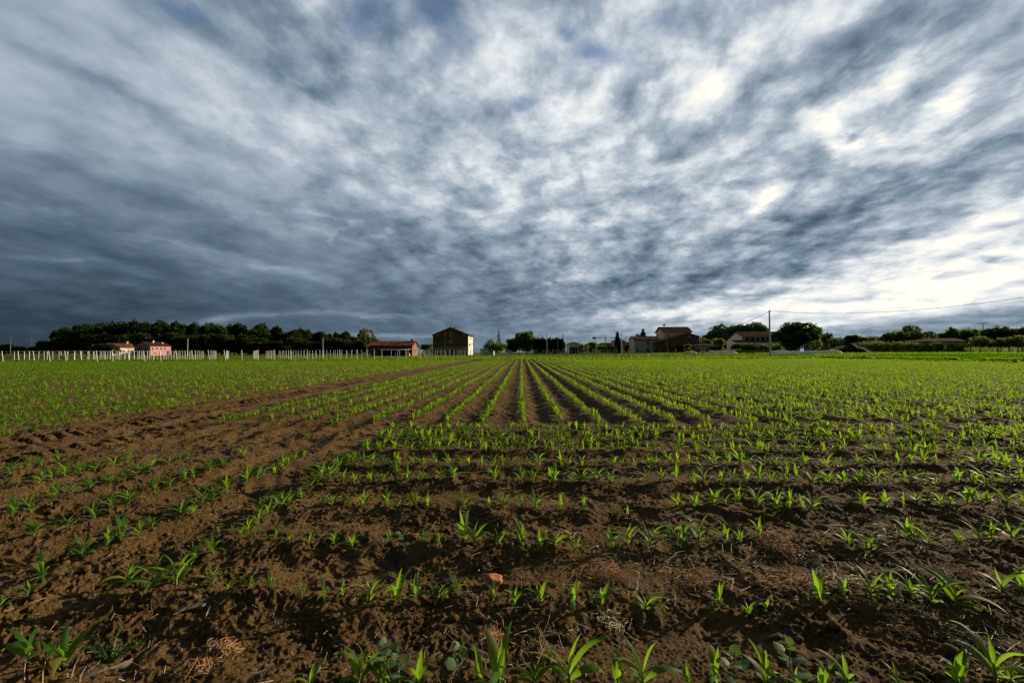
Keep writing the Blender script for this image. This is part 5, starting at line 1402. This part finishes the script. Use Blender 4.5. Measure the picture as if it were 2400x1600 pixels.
while len(xs_) < 5200:
    y = 1.7 + 5.5 * rs.random() ** 1.15; x = rs.uniform(-1.5, 1.5) * y
    dens = .04 + .96 * (1 / (1 + math.exp(-(x / y - .25) * 5))) if y < 4 else .2
    if rs.random() < dens and perlin(np.array([x * 1.2]), np.array([y * 1.2]), 70)[0] + .35 > rs.random() * .7: xs_.append(x); ys_.append(y)
zs_ = soil_h(np.array(xs_), np.array(ys_))
for x, y, z in zip(xs_, ys_, zs_):
    items.append((x, y, z + .013, rs.gauss(2.4, 1.1), rs.choice([.012, .02, .02, .03, .04, .06, .09, .14]) * rs.uniform(.7, 1.2), rs.uniform(-.22, .22), rs.uniform(-.004, .02)))
V, F = strips(1, items, .0010)
tag(link('straw', np_mesh('straw', V, F, True), M_STRAW), 'scattered bits of dry straw on the dark soil', 'straw', kind='stuff')
# tangled clumps of dry roots
CL = [(1404, 1337, 90, 'pale brown root tangle right of the brick fragment'), (1437, 1355, 60, 'small root tangle touching the big pale brown one'), (1437, 1465, 60, 'flat straw tangle below the brick fragment level'),
      (1179, 1203, 45, 'small pale root tangle behind the third crosswise row'), (1160, 1506, 45, 'yellowish root tangle behind the tallest front seedling'),
      (1734, 1128, 80, 'long flat orange root tangle before the fourth crosswise row'), (1800, 1370, 60, 'pale curled roots at the left end of the long orange tangle'), (1890, 1372, 110, 'long orange root tangle under the second crosswise row'),
      (1976, 1372, 60, 'orange root tangle at the right end of the long one'), (1812, 1264, 55, 'upright pale roots beside the third crosswise row'), (1845, 1290, 60, 'orange roots running down from the upright pale roots'), (1913, 1322, 50, 'orange root tangle in the bare soil on the right'),
      (1638, 1368, 55, 'reddish root tangle left of the small seedling'), (2232, 1086, 60, 'reddish root tangle by a dark hollow at the far right'), (2070, 1138, 60, 'orange root wisps behind the fourth crosswise row'),
      (2110, 1480, 60, 'straw coloured root tangle low on the right'), (530, 1530, 60, 'reddish root tangle low on the left'), (1330, 1262, 40, 'root wisps draped over a clod in the third crosswise row'),
      (2260, 1345, 40, 'white curled roots at the right of the second crosswise row'), (470, 1570, 50, 'brown root tangle at the bottom left edge')]
for i, (px, py, wp, lb) in enumerate(CL):
    g = gnd(px, py); g = gnd(px, py, float(soil_h(g.x, g.y))); Wm = wp * g.y / FPX; r2 = random.Random(500 + i); it = []
    for k in range(46):
        dx_, dy_ = r2.gauss(0, .3) * Wm, r2.gauss(0, .22) * Wm
        it.append((dx_, dy_, float(soil_h(g.x + dx_, g.y + dy_)) - g.z + r2.uniform(.006, .035), r2.uniform(0, 6.28) if r2.random() < .4 else r2.gauss(2.5, .5), Wm * r2.uniform(.25, .8), r2.uniform(-2.2, 2.2), r2.uniform(-.01, .03)))
    V, F = strips(i, it, .0015)
    o = link('root_tangle', np_mesh('root_tangle', V, F, True), M_ROOT if i % 3 != 2 else M_STRAW); o.location = g
    tag(o, lb, 'roots')
# stones and clods
def rock(seed, sx, sy, sz, flat=0.0, sub=3):
    import bmesh
    bm = bmesh.new(); bmesh.ops.create_icosphere(bm, subdivisions=sub, radius=1)
    for v in bm.verts:
        d = v.co.copy(); nz = float(perlin(np.array([d.x * 1.6 + seed * 3.1]), np.array([d.y * 1.6 + d.z * 2.3]), seed)[0])
        n2 = float(perlin(np.array([d.x * 5 + d.z * 4]), np.array([d.y * 5 - d.z * 3]), seed + 1)[0])
        k_ = 1 + .22 * nz + .06 * n2
        for ax in range(3): d[ax] = max(-.72, min(.72, d[ax])) if flat else d[ax]
        v.co = Vector((d.x * sx * k_, d.y * sy * k_, d.z * sz * k_))
    me = bpy.data.meshes.new('rock'); bm.to_mesh(me); bm.free()
    me.polygons.foreach_set('use_smooth', [True] * len(me.polygons)); return me
def lay(name, me, mat, px, py, rz, label, cat, dz_=0.0, tilt=(0, 0)):
    g = gnd(px, py); g = gnd(px, py, float(soil_h(g.x, g.y))); o = link(name, me, mat); o.location = g + Vector((0, 0, dz_)); o.rotation_euler = (tilt[0], tilt[1], rz); tag(o, label, cat); return o
M_BRICKF = simple_mat('brick_fragment', (0.30, 0.10, 0.045), (0.40, 0.19, 0.09), 25, .85, .2, .004, 60)
lay('brick_fragment', rock(3, .062, .046, .044, 1), M_BRICKF, 1157, 1368, .5, 'orange red brick fragment lying between the second and third rows', 'brick', .018, (.3, .2))
lay('flat_stone', rock(5, .085, .022, .010, 1), simple_mat('slate', (0.09, 0.085, 0.06), (0.2, 0.19, 0.15), 30, .85, .15, .003, 60), 450, 1428, .45, 'long flat grey stone on the soil in the left foreground', 'stone', .012, (.1, -.1))
M_CLOD = simple_mat('soil_clod', (0.055, 0.032, 0.014), (0.13, 0.078, 0.032), 12, .95, .1, .006, 45)
M_PEB = simple_mat('pale_pebble', (0.42, 0.40, 0.35), (0.58, 0.55, 0.5), 10, .6, .3)
lay('soil_clod', rock(9, .05, .04, .035), M_CLOD, 1325, 1262, .2, 'dark round clod of earth under the draped root wisps', 'clod', .012)
V, F = [], []
base = [rock(s_, 1, 1, .75, 0, 2) for s_ in (21, 22, 23, 24)]
bv = []
for me in base:
    a = np.empty(len(me.vertices) * 3, np.float32); me.vertices.foreach_get('co', a); f = np.empty(len(me.polygons) * 3, np.int32); me.polygons.foreach_get('vertices', f)
    bv.append((a.reshape(-1, 3), f.reshape(-1, 3)))
nrr = np.random.RandomState(12); off = 0
N = 6500
yy_ = 1.4 + 8.5 * nrr.rand(N) ** 1.5; xx_ = nrr.uniform(-1.5, 1.5, N) * yy_
k_ = perlin(xx_ * .9, yy_ * .9, 88) > -.05; xx_, yy_ = xx_[k_], yy_[k_]; zz_ = soil_h(xx_, yy_); ss = nrr.gamma(1.3, .0042, len(xx_)) + .003
for i in range(len(xx_)):
    a, f = bv[i % 4]; an = nrr.rand() * 6.28; c, s = math.cos(an), math.sin(an); q = a * ss[i]
    V.append(np.stack([q[:, 0] * c - q[:, 1] * s + xx_[i], q[:, 0] * s + q[:, 1] * c + yy_[i], q[:, 2] + zz_[i] + ss[i] * .35], -1)); F.append(f + off); off += len(a)
tag(link('soil_crumbs', np_mesh('soil_crumbs', np.concatenate(V), np.concatenate(F), True), M_CLOD), 'loose crumbs and small clods of brown earth', 'earth crumbs', kind='stuff')
for i, (px, py) in enumerate([(1014, 1301), (1399, 1281), (1180, 1389), (1203, 1408), (392, 1254), (418, 985), (2139, 1543), (1122, 1338), (1008, 1113), (2128, 1132)]):
    lay('pebble', rock(40 + i, .010, .008, .006), M_PEB, px, py, i, 'tiny white pebble on the soil, %s in a scan from the left' % ordn(1), 'pebble', .004)
pebs = sorted([o for o in bpy.data.objects if o.name.startswith('pebble')], key=lambda o: o.location.x / o.location.y)
for i, o in enumerate(pebs): o['label'] = 'tiny white pebble on the soil, %s from the left' % ordn(i + 1); o['group'] = 'white pebbles on the soil'

# weeds
M_WEED = leaf_mat('weed_leaf', (0.07, 0.14, 0.045), (0.13, 0.21, 0.08), (0.16, 0.28, 0.05), .35, .6, .3)
M_WEEDD = leaf_mat('dark_weed_leaf', (0.03, 0.085, 0.016), (0.055, 0.13, 0.025), (0.1, 0.2, 0.02), .4, .6, .3)
def broadweed(seed, H, nleaf, size):
    r3 = random.Random(seed); V, F = [], []; mb = MB()
    mb.tube([(0, 0, -.02), (.01 * r3.uniform(-1, 1), 0, H * .5), (.015 * r3.uniform(-1, 1), 0, H * .92)], [.0035, .003, .002], 5)
    for i in range(nleaf):
        q = i / max(1, nleaf - 1); az = i * 2.4 + r3.uniform(-.3, .3); z0_ = H * (.25 + .65 * q); L = size * r3.uniform(.75, 1.2) * (1.1 - .35 * q)
        el = R(r3.uniform(5, 40)) + q * R(35); c, s = math.cos(az), math.sin(az)
        st0 = Vector((0, 0, z0_)); d = Vector((c * math.cos(el), s * math.cos(el), math.sin(el))); st1 = st0 + d * L * .35
        mb.tube([st0, st1], [.0015, .001], 4)
        sd = Vector((-s, c, 0)); nn = d.cross(sd) * -1
        prof_ = [(0, .0), (.15, .36), (.4, .46), (.7, .30), (.9, .12), (1, .0)]; b = len(V)
        for (u, w_) in prof_:
            cpt = st1 + d * L * u + Vector((0, 0, -L * .25 * u * u))
            for sg in (-1, 0, 1): V.append(tuple(cpt + sd * sg * w_ * L + nn * (abs(sg) * w_ * L * .25)))
        for k__ in range(5):
            for j in range(2): F.append((b + k__ * 3 + j, b + k__ * 3 + j + 1, b + k__ * 3 + 4 + j, b + k__ * 3 + 3 + j))
    return np_mesh('leaves', np.array(V), np.array(F), True), mb
def weed(px, py, H, nleaf, size, seed, label, mat=None):
    g = gnd(px, py); g = gnd(px, py, float(soil_h(g.x, g.y))); o = root('weed', g, seed, label, 'weed')
    a, mb = broadweed(seed, H, nleaf, size); link('leaves', a, mat or M_WEED, o); mb.build('stem', M_STEMP, o)
weed(903, 1594, .16, 8, .055, 1, 'broad leaved grey green weed in the front row on the left of centre')
weed(935, 1597, .11, 5, .05, 2, 'small broad leaved weed beside the taller one in front')
weed(1080, 1590, .15, 8, .055, 3, 'broad leaved weed left of the tallest front seedling')
weed(1720, 1597, .13, 7, .055, 4, 'broad leaved weed in the front row under the right half')
weed(1850, 1594, .15, 7, .065, 5, 'pale broad leaved weed with toothed leaves low on the right')
weed(943, 1278, .10, 6, .05, 6, 'pale weed among the third crosswise row seedlings')
weed(1568, 1268, .09, 6, .05, 7, 'pale weed in the third crosswise row right of centre')
weed(1722, 1330, .06, 5, .03, 8, 'tiny green weed alone in the bare soil', M_WEEDD)
weed(1380, 1133, .05, 5, .05, 9, 'flat pale weed with wide leaves beyond the fourth crosswise row')
weed(1850, 1245, .06, 5, .03, 10, 'small pale weed between two seedlings of the third row')
weed(168, 1060 + 300 - 10, .05, 7, .03, 11, 'tiny dark weed beside a left seedling', M_WEEDD)
weed(2080, 1260, .07, 6, .03, 12, 'small weed near the seedlings of the third row far right')
# feathery dark weed, lower left
def fernweed(px, py):
    g = gnd(px, py); g = gnd(px, py, float(soil_h(g.x, g.y))); r3 = random.Random(3); mb = MB(); V, F = [], []
    for i in range(15):
        az = r3.uniform(0, 6.28); L = r3.uniform(.07, .16); up = r3.uniform(.2, 1.2); pts = [Vector((0, 0, 0))]
        for k in range(6):
            t_ = (k + 1) / 6; pts.append(Vector((math.cos(az) * L * t_ * .8, math.sin(az) * L * t_ * .8, L * up * t_ * (1.2 - .5 * t_))))
        mb.tube(pts, [.002 - .0002 * k for k in range(7)], 4)
        for k in range(1, 7):
            for _ in range(5):
                c = pts[k] + Vector((r3.uniform(-1, 1), r3.uniform(-1, 1), r3.uniform(-.6, 1))) * .008
                a = Vector((r3.uniform(-1, 1), r3.uniform(-1, 1), r3.uniform(-.2, 1))).normalized() * .012; bb = a.cross(Vector((r3.uniform(-1, 1), r3.uniform(-1, 1), r3.uniform(-1, 1)))).normalized() * .0035
                b = len(V); V += [tuple(c - a), tuple(c + bb), tuple(c + a), tuple(c - bb)]; F.append((b, b + 1, b + 2, b + 3))
    o = root('weed', g, 0, 'bushy dark green feathery weed at the lower left', 'weed')
    link('leaves', np_mesh('leaves', np.array(V), np.array(F)), M_WEEDD, o); mb.build('stem', M_STEM, o)
fernweed(258, 1556)
# dry stalks poking up at the lower left corner
for i, (px, py, dx_, H) in enumerate([(58, 1598, -.01, .09), (100, 1598, 0, .085), (163, 1596, .05, .13), (186, 1592, .02, .05)]):
    g = gnd(px, py); g = gnd(px, py, float(soil_h(g.x, g.y))); mb = MB(); mb.tube([(0, 0, -.01), (dx_ * .4, 0, H * .5), (dx_, .01, H)], [.0028, .0022, .001], 5)
    tag(mb.build('dry_stalk', M_STRAW, loc=g), 'upright dry straw stalk at the bottom left, %s from the left' % ordn(i + 1), 'stalk', 'dry stalks at the bottom left')
g = gnd(255, 1575); it = [(r_ * .0, r_ * .0, .02, .25 + .14 * r_, .16, .3, .02) for r_ in range(-3, 4)]
V, F = strips(5, it, .002); o = link('dry_grass_tuft', np_mesh('dry_grass_tuft', V, F, True), M_STRAW); o.location = g + Vector((0, 0, float(soil_h(g.x, g.y)))); tag(o, 'fan of dry yellow grass below the feathery weed', 'dry grass')
